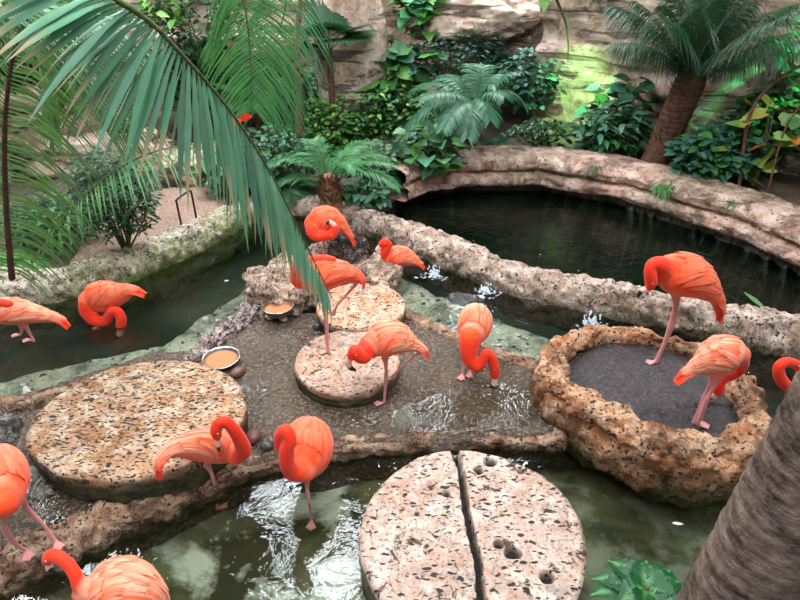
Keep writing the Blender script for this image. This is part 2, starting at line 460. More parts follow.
def puddle(px, label, sd=0):
    P = []
    n = len(px); pts = [V(x) for x in catmull([(x, y, 0) for x, y in px+px[:1]], 60)][:-1]
    P = [W(p.x+2*noise.noise(p*.2), p.y+1.5*noise.noise(p*.3+V((9, 0, 0))), .043) for p in pts]
    o = flat('puddle', P, .043, M['water_film'], kind=None); rebase(o, P[0]); tag(o, label, 'puddle')
puddle([(386, 424), (398, 408), (430, 396), (470, 387), (510, 384), (534, 396), (538, 420), (500, 430), (440, 432), (405, 432)], 'rippled bright puddle in front of the flamingo with lowered neck')
puddle([(18, 470), (40, 462), (60, 480), (95, 505), (125, 508), (100, 520), (70, 532), (40, 520)], 'rippled puddle between the large tan stone and the kerb at left')
puddle([(238, 378), (248, 372), (262, 378), (268, 392), (256, 400), (243, 396)], 'small shiny puddle right of the shallow feed bowl')
puddle([(330, 400), (360, 415), (380, 412), (376, 424), (340, 426), (318, 412)], 'small shiny puddle in front of the middle round stone')

# ------------------------------------------------------------------ rock tubes
def rock_tube(name, pts, rad, mat, sq=.8, amp=.25, fs=3.0, seg=64, step=.018, label=None, cat=None, kind=None, zlow=None, moss_side=None, closed=False, cut=None, big=.5, down=1.0):
    P = [V(p) for p in pts]
    L = sum((P[i+1]-P[i]).length for i in range(len(P)-1))
    n = max(8, int(L/step))
    q = catmull([tuple(p)+(r,) for p, r in zip(P, rad)], n)
    C = [V(x[:3]) for x in q]; rr = [x[3] for x in q]
    fr = frames(C, V((0, 0, 1)))
    vs = []; cols = []; fs_ = []
    for i, (c, r, (t, s, u)) in enumerate(zip(C, rr, fr)):
        e = 1.0
        if not closed:
            d = min(i, n-1-i)/(n-1)*L/max(r, .01)
            e = math.sqrt(max(0.0, 1-(1-min(1, d))**2)) if d < 1 else 1.0
            e = max(e, .04)
        for k in range(seg):
            a = 2*math.pi*k/seg
            dirn = s*math.sin(a) + u*math.cos(a)*sq*(down if math.cos(a) < 0 else 1)
            p = c + dirn*r*e
            dd = r*amp*(big*fb(p, fs, 2, 2) + .6*fb(p, fs*3.2, 4, 5)) - r*amp*.45*max(0, .42-abs(noise.noise(p*fs*4.1)))**1.0
            dd -= .020*max(0, fb(p, 13, 3, 3)-.12) + .012*abs(noise.noise(p*24))
            p = p + dirn.normalized()*dd*e
            vs.append(p)
            g = 1.0
            if moss_side:
                f, lo, hi = moss_side
                sd_ = -math.sin(a) if f < 0 else math.sin(a)
                h = (p.z-lo)/(hi-lo)
                g = min(1, max(0, h + .75*fb(p, 1.6, 3, 9) + (.5 if sd_ < -.2 else 0)))
            cols.append((1, g, 1))
    for i in range(n-1):
        for k in range(seg):
            k2 = (k+1) % seg
            fs_.append((i*seg+k, i*seg+k2, (i+1)*seg+k2, (i+1)*seg+k))
    if closed:
        for k in range(seg):
            k2 = (k+1) % seg
            fs_.append(((n-1)*seg+k, (n-1)*seg+k2, k2, k))
    mb = MB(); mb.add(vs, fs_, cols); o = mb.build(name, mat)
    if kind: o['kind'] = kind
    if label: tag(o, label, cat)
    return o
def PW(lst): return [W(x, y, z) for x, y, z in lst]
rock_tube('pool_rim', PW([(-120, 318, .06), (0, 291, .06), (60, 287, .06), (130, 266, .06), (190, 241, .06), (235, 218, .06), (262, 205, .06)]), [.21, .21, .21, .22, .21, .19, .17], M['ridge'], sq=.95, amp=.24, kind='structure', moss_side=(1, .02, .30), down=2.3)
rock_tube('pool_rim', PW([(276, 207, .06), (300, 207, .06), (334, 209, .06)]), [.15, .16, .16], M['ridge_pink'], sq=.9, amp=.2, kind='structure')
rock_tube('pool_rim', PW([(336, 213, .06), (380, 228, .06), (425, 246, .06), (470, 265, .06), (520, 283, .06), (600, 300, .06), (680, 318, .05), (740, 330, .05), (800, 344, .05), (880, 364, .05)]), [.15, .17, .19, .18, .17, .18, .18, .20, .21, .21], M['ridge_pink'], sq=1.15, amp=.33, kind='structure', moss_side=(1, -.02, .17), down=2.0)
rock_tube('pool_rim', PW([(345, 211, .1), (372, 203, .12), (388, 190, .15), (402, 176, .2), (412, 168, .25)]), [.12, .16, .18, .2, .2], M['bank'], sq=.9, amp=.25, kind='structure')
# kerb between gravel flat and near pool
rock_tube('stone_kerb', PW([(-120, 612, -.03), (-20, 575, -.03), (60, 545, -.03), (140, 507, -.03), (200, 483, -.03), (250, 464, -.03), (350, 446, -.03), (450, 438, -.03), (520, 438, -.03), (568, 440, -.03)]), [.15, .15, .14, .13, .12, .095, .085, .08, .08, .085], M['kerb'], sq=.75, amp=.4, fs=5, kind='structure', moss_side=(1, -.12, .0), step=.022, down=2.2)
# low rubble edge by the middle channel and the pebble ridge on the left
rock_tube('stone_kerb', PW([(398, 312, .0), (430, 328, .0), (470, 345, .0), (510, 360, .0), (545, 372, .0)]), [.07, .075, .07, .07, .08], M['kerb'], sq=.95, amp=.4, fs=6, kind='structure', step=.018)
rock_tube('stone_kerb', PW([(-40, 408, .02), (10, 407, .02), (50, 400, .02), (90, 385, .02)]), [.10, .09, .085, .06], M['kerb'], sq=.95, amp=.35, fs=6, kind='structure', step=.02)
rock_tube('rubble_ridge', PW([(185, 363, .03), (212, 345, .03), (238, 322, .04), (262, 300, .06), (272, 290, .08)]), [.07, .10, .11, .12, .09], M['rubble'], sq=.75, amp=.75, fs=9, kind='structure', step=.014, seg=52)

# far bank of the pond: two overhanging courses
def bank():
    P = [W(x, y, .55) for x, y in bank_px]
    n = 330
    q = catmull([tuple(p) for p in P], n)
    C = [V(x) for x in q]; fr = frames(C, V((0, 0, 1)))
    prof = [(-.55, -.02), (-.45, .02), (-.3, .03), (-.15, .03), (-.03, .02), (.04, -.02), (.07, -.06), (.07, -.10), (.04, -.135), (-.01, -.15), (.0, -.17), (.06, -.19), (.10, -.23), (.11, -.28), (.08, -.33), (.0, -.36), (-.12, -.37), (-.22, -.39), (-.25, -.5), (-.25, -.9)]
    pr = catmull([(a, b, 0) for a, b in prof], 58)
    vs = []; cols = []; m = len(pr)
    for i, (c, (t, s, u)) in enumerate(zip(C, fr)):
        s = V((s.x, s.y, 0)).normalized()          # s points to the pond
        for a, b, _ in pr:
            p = c + s*a + V((0, 0, b))
            w = fb((p.x*.8, p.y*.8, p.z*4), 2.2, 4, 4)
            p = p + s*(.05*w) + V((0, 0, .025*fb(p, 3, 4, 8)))
            p = p + s*(.02*fb(p, 11, 3, 1))
            vs.append(p); cols.append((1, min(1, max(0, .8+.9*fb(p, 1.1, 3, 6))), 1))
    fs = [(i*m+k, (i+1)*m+k, (i+1)*m+k+1, i*m+k+1) for i in range(n-1) for k in range(m-1)]
    mb = MB(); mb.add(vs, fs, cols); o = mb.build('pond_bank', M['bank']); o['kind'] = 'structure'
bank()

# ------------------------------------------------------------------ walls
def wall(name, path, z0, z1, amp=.25, sd=0, kind='structure', step=.055):
    P = [V((x, y, 0)) for x, y in path]
    L = sum((P[i+1]-P[i]).length for i in range(len(P)-1)); n = int(L/step)
    C = [V(x) for x in catmull([tuple(p) for p in P], n)]; fr = frames(C, V((0, 0, 1)))
    m = int((z1-z0)/step); vs = []
    for i, (c, (t, s, u)) in enumerate(zip(C, fr)):
        s = V((s.x, s.y, 0)).normalized()
        for k in range(m+1):
            z = z0+(z1-z0)*k/m
            p = c+V((0, 0, z))
            zz = z + .12*noise.noise(V((p.x*.5, p.y*.5, sd)))
            layer = math.floor(zz/.34+ .3*noise.noise(V((p.x*.25, p.y*.25, 3))))
            off = amp*.8*noise.noise(V((p.x*.7+layer*3.7, p.y*.7, layer*1.9+sd)))
            fr_ = (zz/.34) % 1
            off -= .07*max(0, 1-min(fr_, 1-fr_)*9)
            off += amp*fb(p, .7, 3, sd) + .05*fb(p, 4, 4, sd)
            vs.append(p+s*off)
    fs = [(i*(m+1)+k, (i+1)*(m+1)+k, (i+1)*(m+1)+k+1, i*(m+1)+k+1) for i in range(n-1) for k in range(m)]
    mb = MB(); mb.add(vs, fs); o = mb.build(name, M['wall']); tag(o, kind=kind); return o
wall('wall_left', [(-8.5, 4.2), (-7.6, 6.5), (-6.6, 8.3), (-5.2, 9.0)], -.2, 3.0, sd=1)
wall('wall_back', [(-5.6, 9.0), (-4, 9.1), (-2, 9.6), (0, 10.0), (1.6, 9.7), (2.4, 9.0)], -.2, 3.0, sd=2)
wall('wall_right', [(1.9, 8.95), (2.6, 8.5), (3.4, 7.95), (4.4, 7.2), (5.2, 6.5), (6.3, 5.4), (7.5, 3.5)], -.1, 3.0, amp=.18, sd=3)
# sandstone pillar and ledges
def boulder(name, c, r, mat, label, cat='rock', amp=.3, fs=1.6, sub=5, rot=0, sd=0, group=None, cutz=None, kind=None, flat_top=None, moss=None, big=1):
    bm = bmesh.new(); bmesh.ops.create_icosphere(bm, subdivisions=sub, radius=1)
    c = V(c); rm = Matrix.Rotation(rot, 3, 'Z')
    for v in bm.verts:
        p = v.co.copy()
        k = 1+amp*fb(p*fs+V((sd*3.3, 0, 0)), 1, 3)*big+amp*.35*fb(p*fs*5, 1, 4, sd)
        p = V((p.x*r[0], p.y*r[1], p.z*r[2]))*k
        if flat_top is not None and p.z > flat_top: p.z = flat_top+(p.z-flat_top)*.15
        v.co = rm @ p
    me = bpy.data.meshes.new(name); bm.to_mesh(me); bm.free(); me.materials.append(mat)
    a = me.color_attributes.new('Col', 'FLOAT_COLOR', 'POINT')
    cc = []
    for v in me.vertices:
        g = 1.0 if not moss else min(1, max(0, (v.co.z+c.z-moss[0])/(moss[1]-moss[0])))
        cc += [1, g, 1, 1]
    a.data.foreach_set('color', cc)
    me.polygons.foreach_set('use_smooth', [True]*len(me.polygons))
    o = bpy.data.objects.new(name, me); COL.objects.link(o); o.location = c
    if kind: o['kind'] = kind
    else: tag(o, label, cat, group)
    return o
p = Q(350, 30, 8.9)
boulder('rock_pillar', (p.x, 8.9, 1.4), (.50, .4, 1.9), M['wall'], 'tall pink sandstone pillar rising behind the palms at top centre', 'rock', amp=.12, fs=1.2, sd=4)
boulder('sandstone_ledge', (W(85, 150, .5).x, W(85, 150, .5).y+.3, .35), (1.1, .55, .45), M['wall'], 'low pink sandstone ledge beyond the leafy bush at left', 'rock', amp=.2, sd=2, flat_top=.3)
boulder('sandstone_ledge', (W(215, 165, .5).x, W(215, 165, .5).y+.3, .3), (.8, .4, .4), M['wall'], 'pink sandstone ledge behind the tip of the big near frond', 'rock', amp=.2, sd=5)
boulder('trim_1', (1.0, 9.3, 1.9), (.9, .45, .35), M['wall'], '', amp=.25, sd=7, kind='structure')

# ------------------------------------------------------------------ boulders by the round stones
def bl(px, py, z): return W(px, py, z)
boulder('boulder', bl(283, 290, .08), (.36, .38, .26), M['boulder'], 'wide pitted pink boulder left of the rear round stone behind the metal pan', amp=.3, sd=1, moss=(-.05, .1))
boulder('boulder', bl(372, 278, .10), (.24, .34, .22), M['boulder'], 'pink and dark speckled boulder right of the twiggy root mound', amp=.35, sd=3, moss=(-.05, .1))
boulder('boulder', bl(322, 268, .12), (.24, .22, .24), M['boulder'], 'rough boulder under the flamingo that preens highest up', amp=.3, sd=9)
o = boulder('root_mound', bl(347, 256, .24), (.19, .2, .27), M['dark_boulder'], 'dark mound of matted roots and twigs behind the rear round stone', 'mound', amp=.35, fs=3, sd=6)
# twigs on the mound
mb = MB(); c = bl(347, 256, .24)
for i in range(70):
    a = random.uniform(0, 6.28); e = random.uniform(-.2, 1.2)
    n_ = V((math.cos(a)*math.cos(e), math.sin(a)*math.cos(e), math.sin(e)))
    p = V((n_.x*.21, n_.y*.22, n_.z*.29)); t_ = n_.cross(V((random.gauss(0, 1), random.gauss(0, 1), random.gauss(0, 1)))).normalized()
    tube(mb, [p-t_*.05, p+n_*.02, p+t_*.05], [.004, .006, .003], seg=5, n=5)
t = mb.build('twigs', M['bark'], o); t['kind'] = 'stuff'
boulder('boulder', W(-8, 440, .03), (.16, .2, .16), M['dark_boulder'], 'dark rock cut off by the left edge of the picture', amp=.3, sd=12, sub=4)

# ------------------------------------------------------------------ round stones
def stone_disc(label, px, py, ztop, rad, h, mat, ys=1.0, tilt=(0, 0), crack=None, holes=(), sd=0, group=None, wob=.02, nr=70, ns=240):
    c = W(px, py, ztop); base = V((c.x, c.y, ztop-h))
    vs = []; cols = []
    def out(a): return rad*(1+wob*noise.noise(V((math.cos(a)*1.2, math.sin(a)*1.2, sd)))*2+wob*.5*noise.noise(V((math.cos(a)*6, math.sin(a)*6, sd))))
    ck = [V((W(x, y, ztop).x-c.x, W(x, y, ztop).y-c.y, 0)) for x, y in crack] if crack else None
    hk = [(V((W(x, y, ztop).x-c.x, W(x, y, ztop).y-c.y, 0)), r) for x, y, r in holes]
    rings = []
    for i in range(nr+1): rings.append(('t', i/nr))
    for i in range(1, 15): rings.append(('s', i/14))
    for kind, f in rings:
        for k in range(ns):
            a = 2*math.pi*k/ns; ro = out(a); g = 1.0; zz0 = None; ckd = 1.0
            if kind == 't':
                r = ro*min(f, .985) if f < 1 else ro
                p = V((math.cos(a)*r, math.sin(a)*r*ys, h))
                e = max(0, (f-.955)/.045); p.z -= .018*e*e
                q = V((p.x, p.y, sd))
                p.z += .006*fb(q, 5, 4) - .020*max(0, fb(q, 13, 3, 3)-.28) - .012*max(0, fb(q, 30, 2, 4)-.3)
                if ck:
                    d = 9
                    for u in range(len(ck)-1):
                        A, B = ck[u], ck[u+1]; AB = B-A; pp = V((p.x, p.y, 0))
                        tt = max(0, min(1, (pp-A).dot(AB)/AB.length_squared)); d = min(d, (pp-A-AB*tt).length)
                    d += .006*noise.noise(q*22)
                    d += .016*noise.noise(q*7)-.006*abs(noise.noise(q*30))
                    if d < .015: p.z -= .10; ckd = 0.0
                    elif d < .024: p.z -= .10*(.024-d)/.009; ckd = (d-.015)/.009
                for hc, hr in hk:
                    d = (V((p.x, p.y, 0))-hc).length + .02*noise.noise(q*14)
                    if d < hr: p.z -= .05*min(1, (hr-d)/.012); ckd = min(ckd, max(0, 1-(hr-d)/.012))
            else:
                bul = 1+.0*f+.02*fb(V((math.cos(a)*2, math.sin(a)*2, f*3+sd)), 2, 3)
                r = ro*(bul-.05*f*f)
                p = V((math.cos(a)*r, math.sin(a)*r*ys, h-.018-(h+.012)*f))
                g = max(0, 1-f*3.2+.5*noise.noise(V((math.cos(a)*4, math.sin(a)*4, f*4))))
            if kind == 't' or f < .5:
                p.z += p.y*tilt[0]+p.x*tilt[1]
            vs.append(p); cols.append((ckd, g, 1))  # red channel carries the painted shade of crack and holes
    fs = []
    for i in range(len(rings)-1):
        for k in range(ns):
            k2 = (k+1) % ns
            fs.append((i*ns+k, (i+1)*ns+k, (i+1)*ns+k2, i*ns+k2) )
    fs.append(tuple((len(rings)-1)*ns+k for k in range(ns))[::-1])
    mb = MB(); mb.add(vs, fs, cols)
    o = mb.build('round_stone', mat); o.location = base
    return tag(o, label, 'stone', group)
stone_disc('large tan round stone full of dark flecks, at left', 141, 412, .27, .69, .25, M['disc_tan'], ys=.83, tilt=(.0, 0), sd=1, wob=.025)
stone_disc('cracked pink round stone in the near pool, largest in the foreground', 472, 533, .15, .625, .46, M['disc_pink'], crack=[(452, 436), (461, 470), (466, 510), (478, 560), (484, 620), (486, 700)], holes=[(500, 545, .03), (512, 552, .05), (490, 462, .04), (478, 470, .03), (548, 578, .035), (445, 493, .02), (520, 470, .025)], sd=2, nr=90, ns=300)
stone_disc('middle round stone on the gravel, partly under the bending flamingo', 347, 359, .17, .406, .15, M['disc_warm'], sd=3, crack=None)
stone_disc('rear round stone with orange worn top beside the boulders', 361, 304, .20, .385, .18, M['disc_orange'], sd=4)

# ------------------------------------------------------------------ basin
def basin():
    root = empty('rock_basin')
    crest = [(549, 378), (560, 352), (598, 336), (648, 339), (700, 356), (738, 388), (752, 422), (736, 452), (695, 456), (648, 444), (600, 416), (565, 396)]
    zc = .24
    P = [W(x, y, zc) for x, y in crest]
    pts = P + [P[0]]
    rads = [.12, .11, .085, .085, .085, .10, .12, .125, .125, .125, .13, .13, .12]
    # closed smooth
    n = 420; Pn = len(P); q = []
    ext = [tuple(p)+(r,) for p, r in zip(P, rads)]
    for k in range(n):
        t = k/n*Pn; i = int(t); t -= i
        a, b, c, d = [np.array(ext[(i+j) % Pn]) for j in (-1, 0, 1, 2)]
        q.append(.5*((2*b)+(-a+c)*t+(2*a-5*b+4*c-d)*t*t+(-a+3*b-3*c+d)*t**3))
    cen = sum(P, V())/Pn
    seg = 72; vs = []; cols = []
    for k in range(n):
        c = V(q[k][:3]); r = q[k][3]
        o_ = V((c.x-cen.x, c.y-cen.y, 0)).normalized()
        for j in range(seg):
            a = 2*math.pi*j/seg
            dx = math.sin(a); dz = math.cos(a)
            if dz < 0: dz *= 3.4; dx = dx*(1.0+.0*dz) if dx < 0 else dx*1.0
            dirn = o_*dx + V((0, 0, dz))
            p = c+dirn*r
            nn = (o_*math.sin(a)+V((0, 0, math.cos(a)))).normalized()
            p += nn*(r*.42*fb(p, 3.2, 3, 2)+r*.32*fb(p, 9, 4, 7)-.03*max(0, fb(p, 14, 3, 1)-.1)-.02*abs(noise.noise(p*18)))
            vs.append(p); cols.append((1, min(1, max(0, (p.z+.05)/.22+.5*fb(p, 3, 3))), 1))
    fs = [(i*seg+k, ((i+1) % n)*seg+k, ((i+1) % n)*seg+(k+1) % seg, i*seg+(k+1) % seg) for i in range(n) for k in range(seg)]
    mb = MB(); mb.add(vs, fs, cols); mb.build('rim', M['basin'], root)
    # mud inside
    vs = [V((cen.x, cen.y, .235))]; fs = []; nr = 24
    for i in range(1, nr+1):
        for k in range(n):
            c = V(q[k][:3]); p = cen.lerp(c, i/nr); p.z = .225+.012*fb(p, 6, 4)+.02*(1 if (p-cen).length > .2 and p.x > cen.x-.1 and p.y < cen.y-.12 else 0)*-1
            vs.append(p)
    for k in range(n): fs.append((0, 1+k, 1+(k+1) % n))
    for i in range(nr-1):
        for k in range(n):
            a = 1+i*n+k; b = 1+i*n+(k+1) % n; fs.append((a, a+n, b+n, b))
    mb = MB(); mb.add(vs, fs); mb.build('mud_fill', M['dark_mud'], root)
    tag(root, 'large rugged rock basin filled with dark mud, two flamingos standing in it', 'basin')
    grp(root, (cen.x, cen.y, -.2))
basin()

# ------------------------------------------------------------------ bowls, pebbles, rail
def lathe(mb, prof, c, seg=48, col=None):
    vs = []; fs = []
    for r, z in prof:
        for k in range(seg):
            a = 2*math.pi*k/seg; vs.append((c[0]+r*math.cos(a), c[1]+r*math.sin(a), c[2]+z))
    for i in range(len(prof)-1):
        for k in range(seg):
            k2 = (k+1) % seg; fs.append((i*seg+k, i*seg+k2, (i+1)*seg+k2, (i+1)*seg+k))
    fs.append(tuple(range(seg))[::-1])
    m = (len(prof)-1)*seg; fs.append(tuple(range(m, m+seg)))
    mb.add(vs, fs, col)
def bowl(px, py, z, r, h, label, flabel):
    c = W(px, py, z+h); c.z = z
    root = empty('feed_bowl', c); mb = MB()
    lathe(mb, [(r*.72, 0), (r*.8, .005), (r*.93, h*.9), (r*1.0, h), (r*1.03, h+.003), (r*1.03, h+.008), (r*.98, h+.008), (r*.93, h*.95), (r*.86, h*.5), (r*.78, .01), (.01, .008)], (0, 0, 0))
    mb.build('bowl', M['steel'], root)
    mb = MB(); vs = []
    lathe(mb, [(r*.80, h*.3), (r*.885, h*.62), (r*.7, h*.66), (r*.4, h*.68), (.004, h*.69)], (0, 0, 0))
    f = mb.build('bird_feed', M['feed']); f.location = c
    tag(f, flabel, 'feed', kind='stuff'); tag(root, label, 'bowl')
bowl(278, 306, .10, .135, .065, 'shiny steel feed pan standing on pebbles by the boulders', 'orange soaked feed in the pan standing on pebbles')
bowl(221, 358, .04, .145, .045, 'shallow steel feed bowl at the edge of the large tan stone', 'orange brown feed in the bowl at the edge of the large tan stone')
def pebble(px, py, z, r, mat, label, sd):
    c = W(px, py, z)
    boulder('pebble', c, r, mat, label, 'pebble', amp=.15, sub=3, sd=sd, rot=sd)
pebble(270, 316, .055, (.045, .035, .032), M['peb_white'], 'grey white pebble under the left side of the steel pan', 1)
pebble(283, 318, .05, (.05, .035, .026), M['peb_white'], 'pale oval pebble under the front of the steel pan', 2)
pebble(296, 313, .06, (.04, .035, .035), M['rubble'], 'brown pebble under the right side of the steel pan', 3)
pebble(238, 372, .06, (.065, .045, .035), M['peb_red'], 'dark red pebble just right of the shallow feed bowl', 4)
pebble(253, 436, .06, (.06, .05, .04), M['peb_red'], 'dark red pebble behind the breast of the preening flamingo', 5)
pebble(267, 446, .055, (.05, .04, .035), M['peb_dark'], 'black pebble next to the red one by the kerb', 6)
pebble(318, 327, .05, (.05, .04, .04), M['peb_dark'], 'dark pebble between the two smaller round stones', 7)
# handrail
mb = MB(); a = W(182, 228, .2); b = W(197, 222, .2)
tube(mb, [a, a+V((0, 0, .28)), a+V((.01, 0, .33)), b+V((-.03, 0, .36)), b+V((0, 0, .33)), b], [.012]*6, seg=8, n=40, col=(1, 1, 1))
o = mb.build('handrail', M['black_iron']); rebase(o, a); tag(o, 'small black bent metal hoop rail behind the mossy rim', 'rail')
mb = MB(); tube(mb, [W(65, 262, .3), W(100, 261, .3)], [.012, .012], seg=8); 

# ------------------------------------------------------------------ flamingos
NECK = (.90, .038, .008); BODY = (.96, .085, .014); PALE = (.97, .40, .25); LEG = (.72, .30, .28); PINK = (.93, .36, .29)
def mixc(a, b, t): t = max(0, min(1, t)); return tuple(x+(y-x)*t for x, y in zip(a, b))
def flamingo(label, foot, spine, neck, bill, legs, pale=.5, tail=True, bl_len=None, eyes=True, deep=0.0):
    """foot=(px,py,z): where it stands; other points (px,py,dy,r in px)"""
    Y0 = W(*foot).y; zf = foot[2]
    def cv(p): return Q(p[0], p[1], Y0+p[2]), p[3]*pxm(p[0], p[1], Y0+p[2])
    root = empty('flamingo')
    mb = MB()
    sp = [cv(p) for p in spine]
    C, rr, fr = tube(mb, [a for a, _ in sp], [b for _, b in sp], seg=28, n=40, up=V((0, 0, 1)), wr=.86)
    nk = [cv(p) for p in neck]
    NC, nr_, nf = tube(mb, [a for a, _ in nk], [b*1.0 for _, b in nk], seg=14, n=len(nk)*8)
    legpts = []
    feet = []
    for lg in legs:
        free = lg[0] == 'free'
        pts = [cv(p) for p in (lg[1:] if free else lg)]
        if not free:
            l = lg[-1]; g = Q(l[0], l[1], Y0+l[2]); g.z = zf+.012
            pts[-1] = (g, pts[-1][1])
        ps = [a for a, _ in pts]; rs = [max(b*.85, .008) for _, b in pts]
        lc, lr, _ = tube(mb, ps, rs, seg=10, n=len(ps)*7)
        legpts += lc
        feet.append((ps[-1], free, ps))
    # webbed feet
    head = nk[-1][0]
    face = (C[0]-C[-1]); face.z = 0; face = face.normalized() if face.length > .01 else V((0, -1, 0))
    for f, free, ps in feet:
        side = V((-face.y, face.x, 0))
        if free:
            d0 = (ps[-1]-ps[-2]).normalized(); toe = d0
            side = d0.cross(V((0, 1, 0))).normalized()*.5
        else: toe = face
        tips = []
        for s, L in ((-.55, .065), (0, .078), (.55, .065)):
            t = f + (toe+side*s).normalized()*L - V((0, 0, .004))
            tips.append(t); tube(mb, [f, t], [.008, .006], seg=6, n=6)
            legpts += [f.lerp(t, k/5) for k in range(6)]
        up = V((0, 0, .0055)) if not free else toe.cross(side).normalized()*.0055
        vv = [f+up, tips[0]+up, tips[1]*.97+f*.03+up, tips[2]+up, f-up, tips[0]-up, tips[1]-up, tips[2]-up]
        mb.add(vv, [(0, 1, 2), (0, 2, 3), (4, 6, 5), (4, 7, 6), (0, 4, 5, 1), (1, 5, 6, 2), (2, 6, 7, 3), (3, 7, 4, 0)])
    me = mb.mesh('tmp'); tmp = bpy.data.objects.new('tmp', me); COL.objects.link(tmp)
    md = tmp.modifiers.new('r', 'REMESH'); md.mode = 'VOXEL'; md.voxel_size = .0062
    sm = tmp.modifiers.new('s', 'SMOOTH'); sm.factor = .5; sm.iterations = 4
    dg = bpy.context.evaluated_depsgraph_get()
    m2 = bpy.data.meshes.new_from_object(tmp.evaluated_get(dg))
    bpy.data.objects.remove(tmp); m2.name = 'body'
    nv = len(m2.vertices); co = np.empty(nv*3); m2.vertices.foreach_get('co', co); co = co.reshape(-1, 3)
    def dmin(P, rad=None):
        P = np.array([tuple(p) for p in P]); best = np.full(nv, 9.0); idx = np.zeros(nv, int)
        for i, p in enumerate(P):
            d = np.linalg.norm(co-p, axis=1) - (rad[i] if rad is not None else 0)
            m = d < best; best[m] = d[m]; idx[m] = i
        return best, idx
    db, ib = dmin(C, rr); dn, ino = dmin(NC, nr_); dl, _ = dmin(legpts)
    dl = dl - .016
    top = np.array([0.0]*nv)
    Cz = np.array([c.z for c in C]); Rz = np.array(rr)
    top = (co[:, 2]-Cz[ib])/np.maximum(Rz[ib], .01)
    u = ib/len(C)
    cb = np.array(BODY)[None, :]*np.ones((nv, 1))
    nz = np.array([fb(tuple(p), 9, 3) for p in co])
    wp = np.clip(pale*(.55+.5*top)+.5*nz, 0, 1)*np.clip((u-.05)*6, 0, 1)*np.clip((.9-u)*5, 0, 1)
    cb = cb*(1-wp[:, None])+np.array(PALE)*wp[:, None]
    wu = np.clip((-top-.35)*1.6, 0, 1)*.7
    cb = cb*(1-wu[:, None])+np.array(PINK)*wu[:, None]
    wn = np.clip(.5+(db-dn)/.03, 0, 1)*np.clip(ino/len(NC)*12+.1, 0, 1)
    ct = np.clip((u-.72)*6, 0, 1)*.75; wn = np.maximum(wn, ct)
    cb = cb*(1-wn[:, None])+np.array(NECK)*wn[:, None]
    wl = np.clip(.5+(np.minimum(db, dn)-dl)/.012, 0, 1)
    cb = cb*(1-wl[:, None])+np.array(LEG)*wl[:, None]
    a = m2.color_attributes.new('Col', 'FLOAT_COLOR', 'POINT') if 'Col' not in m2.color_attributes else m2.color_attributes['Col']
    a.data.foreach_set('color', np.concatenate([cb, np.ones((nv, 1))], 1).astype(np.float32).ravel())
    m2.materials.clear(); m2.materials.append(M['plumage'])
    m2.polygons.foreach_set('use_smooth', [True]*len(m2.polygons))
    bo = bpy.data.objects.new('body', m2); COL.objects.link(bo); bo.parent = root
    # surface point of the body tube
    def S(u, th, off):
        t = u*(len(C)-1); i = min(int(t), len(C)-2); t -= i
        c = C[i].lerp(C[i+1], t); r = rr[i]*(1-t)+rr[i+1]*t; s = fr[i][1]; w = fr[i][2]
        return c + (s*math.sin(th)*.86+w*math.cos(th))*(r+off)
    def feather(mb, u0, th0, u1, th1, wd, off, lift, col, tipc):
        n = 7; vs = []; cs = []
        for k in range(n):
            t = k/(n-1); uu = u0+(u1-u0)*t; th = th0+(th1-th0)*t
            ww = wd*(math.sin(math.pi*min(1, .12+t*.80))**.6)*(1 if t < .99 else .3)
            for j in (-1, 0, 1):
                vs.append(S(uu, th+ww*j, off+lift*t*t+(.0035 if j == 0 else 0)))
                cs.append(mixc(col, tipc, t))
        fs = [(k*3+j, k*3+j+1, (k+1)*3+j+1, (k+1)*3+j) for k in range(n-1) for j in (0, 1)]
        mb.add(vs, fs, cs)
    rnd = random.Random(hash(label) % 1000 if False else len(label)*13+int(foot[0]))
    for sd in (-1, 1):
        wb = MB()
        for row, (u0, ul, n, off) in enumerate(((.50, .42, 11, .002), (.40, .34, 12, .004), (.31, .28, 13, .006), (.23, .22, 13, .008), (.15, .18, 12, .009))):
            for k in range(n):
                th = sd*(.05+1.80*(k+.5+rnd.uniform(-.25, .25))/n)
                uu = u0+rnd.uniform(-.02, .02)+.05*math.sin(abs(th)*1.6)
                c0 = mixc(BODY, PALE, pale*rnd.uniform(.2, 1.1) if row < 3 else rnd.uniform(0, .6)*pale)
                if abs(th) > .7 and abs(th) < 1.35 and 1 <= row <= 3: c0 = mixc(c0, (.93, .13, .02), rnd.uniform(.2, .9))
                c1 = mixc(c0, (1, .62, .42), rnd.uniform(.0, .5)*(.3+pale))
                feather(wb, uu, th, min(.93, uu+ul*rnd.uniform(.85, 1.1)), th*(.82-.06*row), .10+.02*rnd.random(), off, .006+.006*rnd.random(), c0, c1)
        wb.build('wing', M['plumage'], root)
    if tail:
        tb = MB()
        p, d, r0 = C[-1], (C[-1]-C[-6]).normalized(), rr[-8]
        s, w = fr[-1][1], fr[-1][2]
        L = (C[-1]-C[-9]).length
        for k in range(11):
            a = (k-5)/5
            b0 = C[-12]+s*a*rr[-12]*.6+w*rr[-12]*(.2-.5*abs(a)); tip = C[-1]+s*a*r0*.9+d*L*.25*rnd.uniform(.4, 1.1)-w*.01*abs(a)*2
            mid = C[-6]+s*a*rr[-6]*1.1+w*.006
            q = [V(x) for x in catmull([tuple(b0), tuple(mid), tuple(tip)], 7)]
            vs = []; cs = []
            cc = mixc(NECK, BODY, rnd.random())
            for i, x in enumerate(q):
                ww = (.010, .016, .018, .018, .016, .011, .002)[i]
                for j in (-1, 0, 1): vs.append(x+s*ww*j+w*(.003 if j == 0 else 0)); cs.append(cc)
            tb.add(vs, [(i*3+j, i*3+j+1, (i+1)*3+j+1, (i+1)*3+j) for i in range(6) for j in (0, 1)], cs)
        tb.build('tail_feathers', M['plumage'], root)
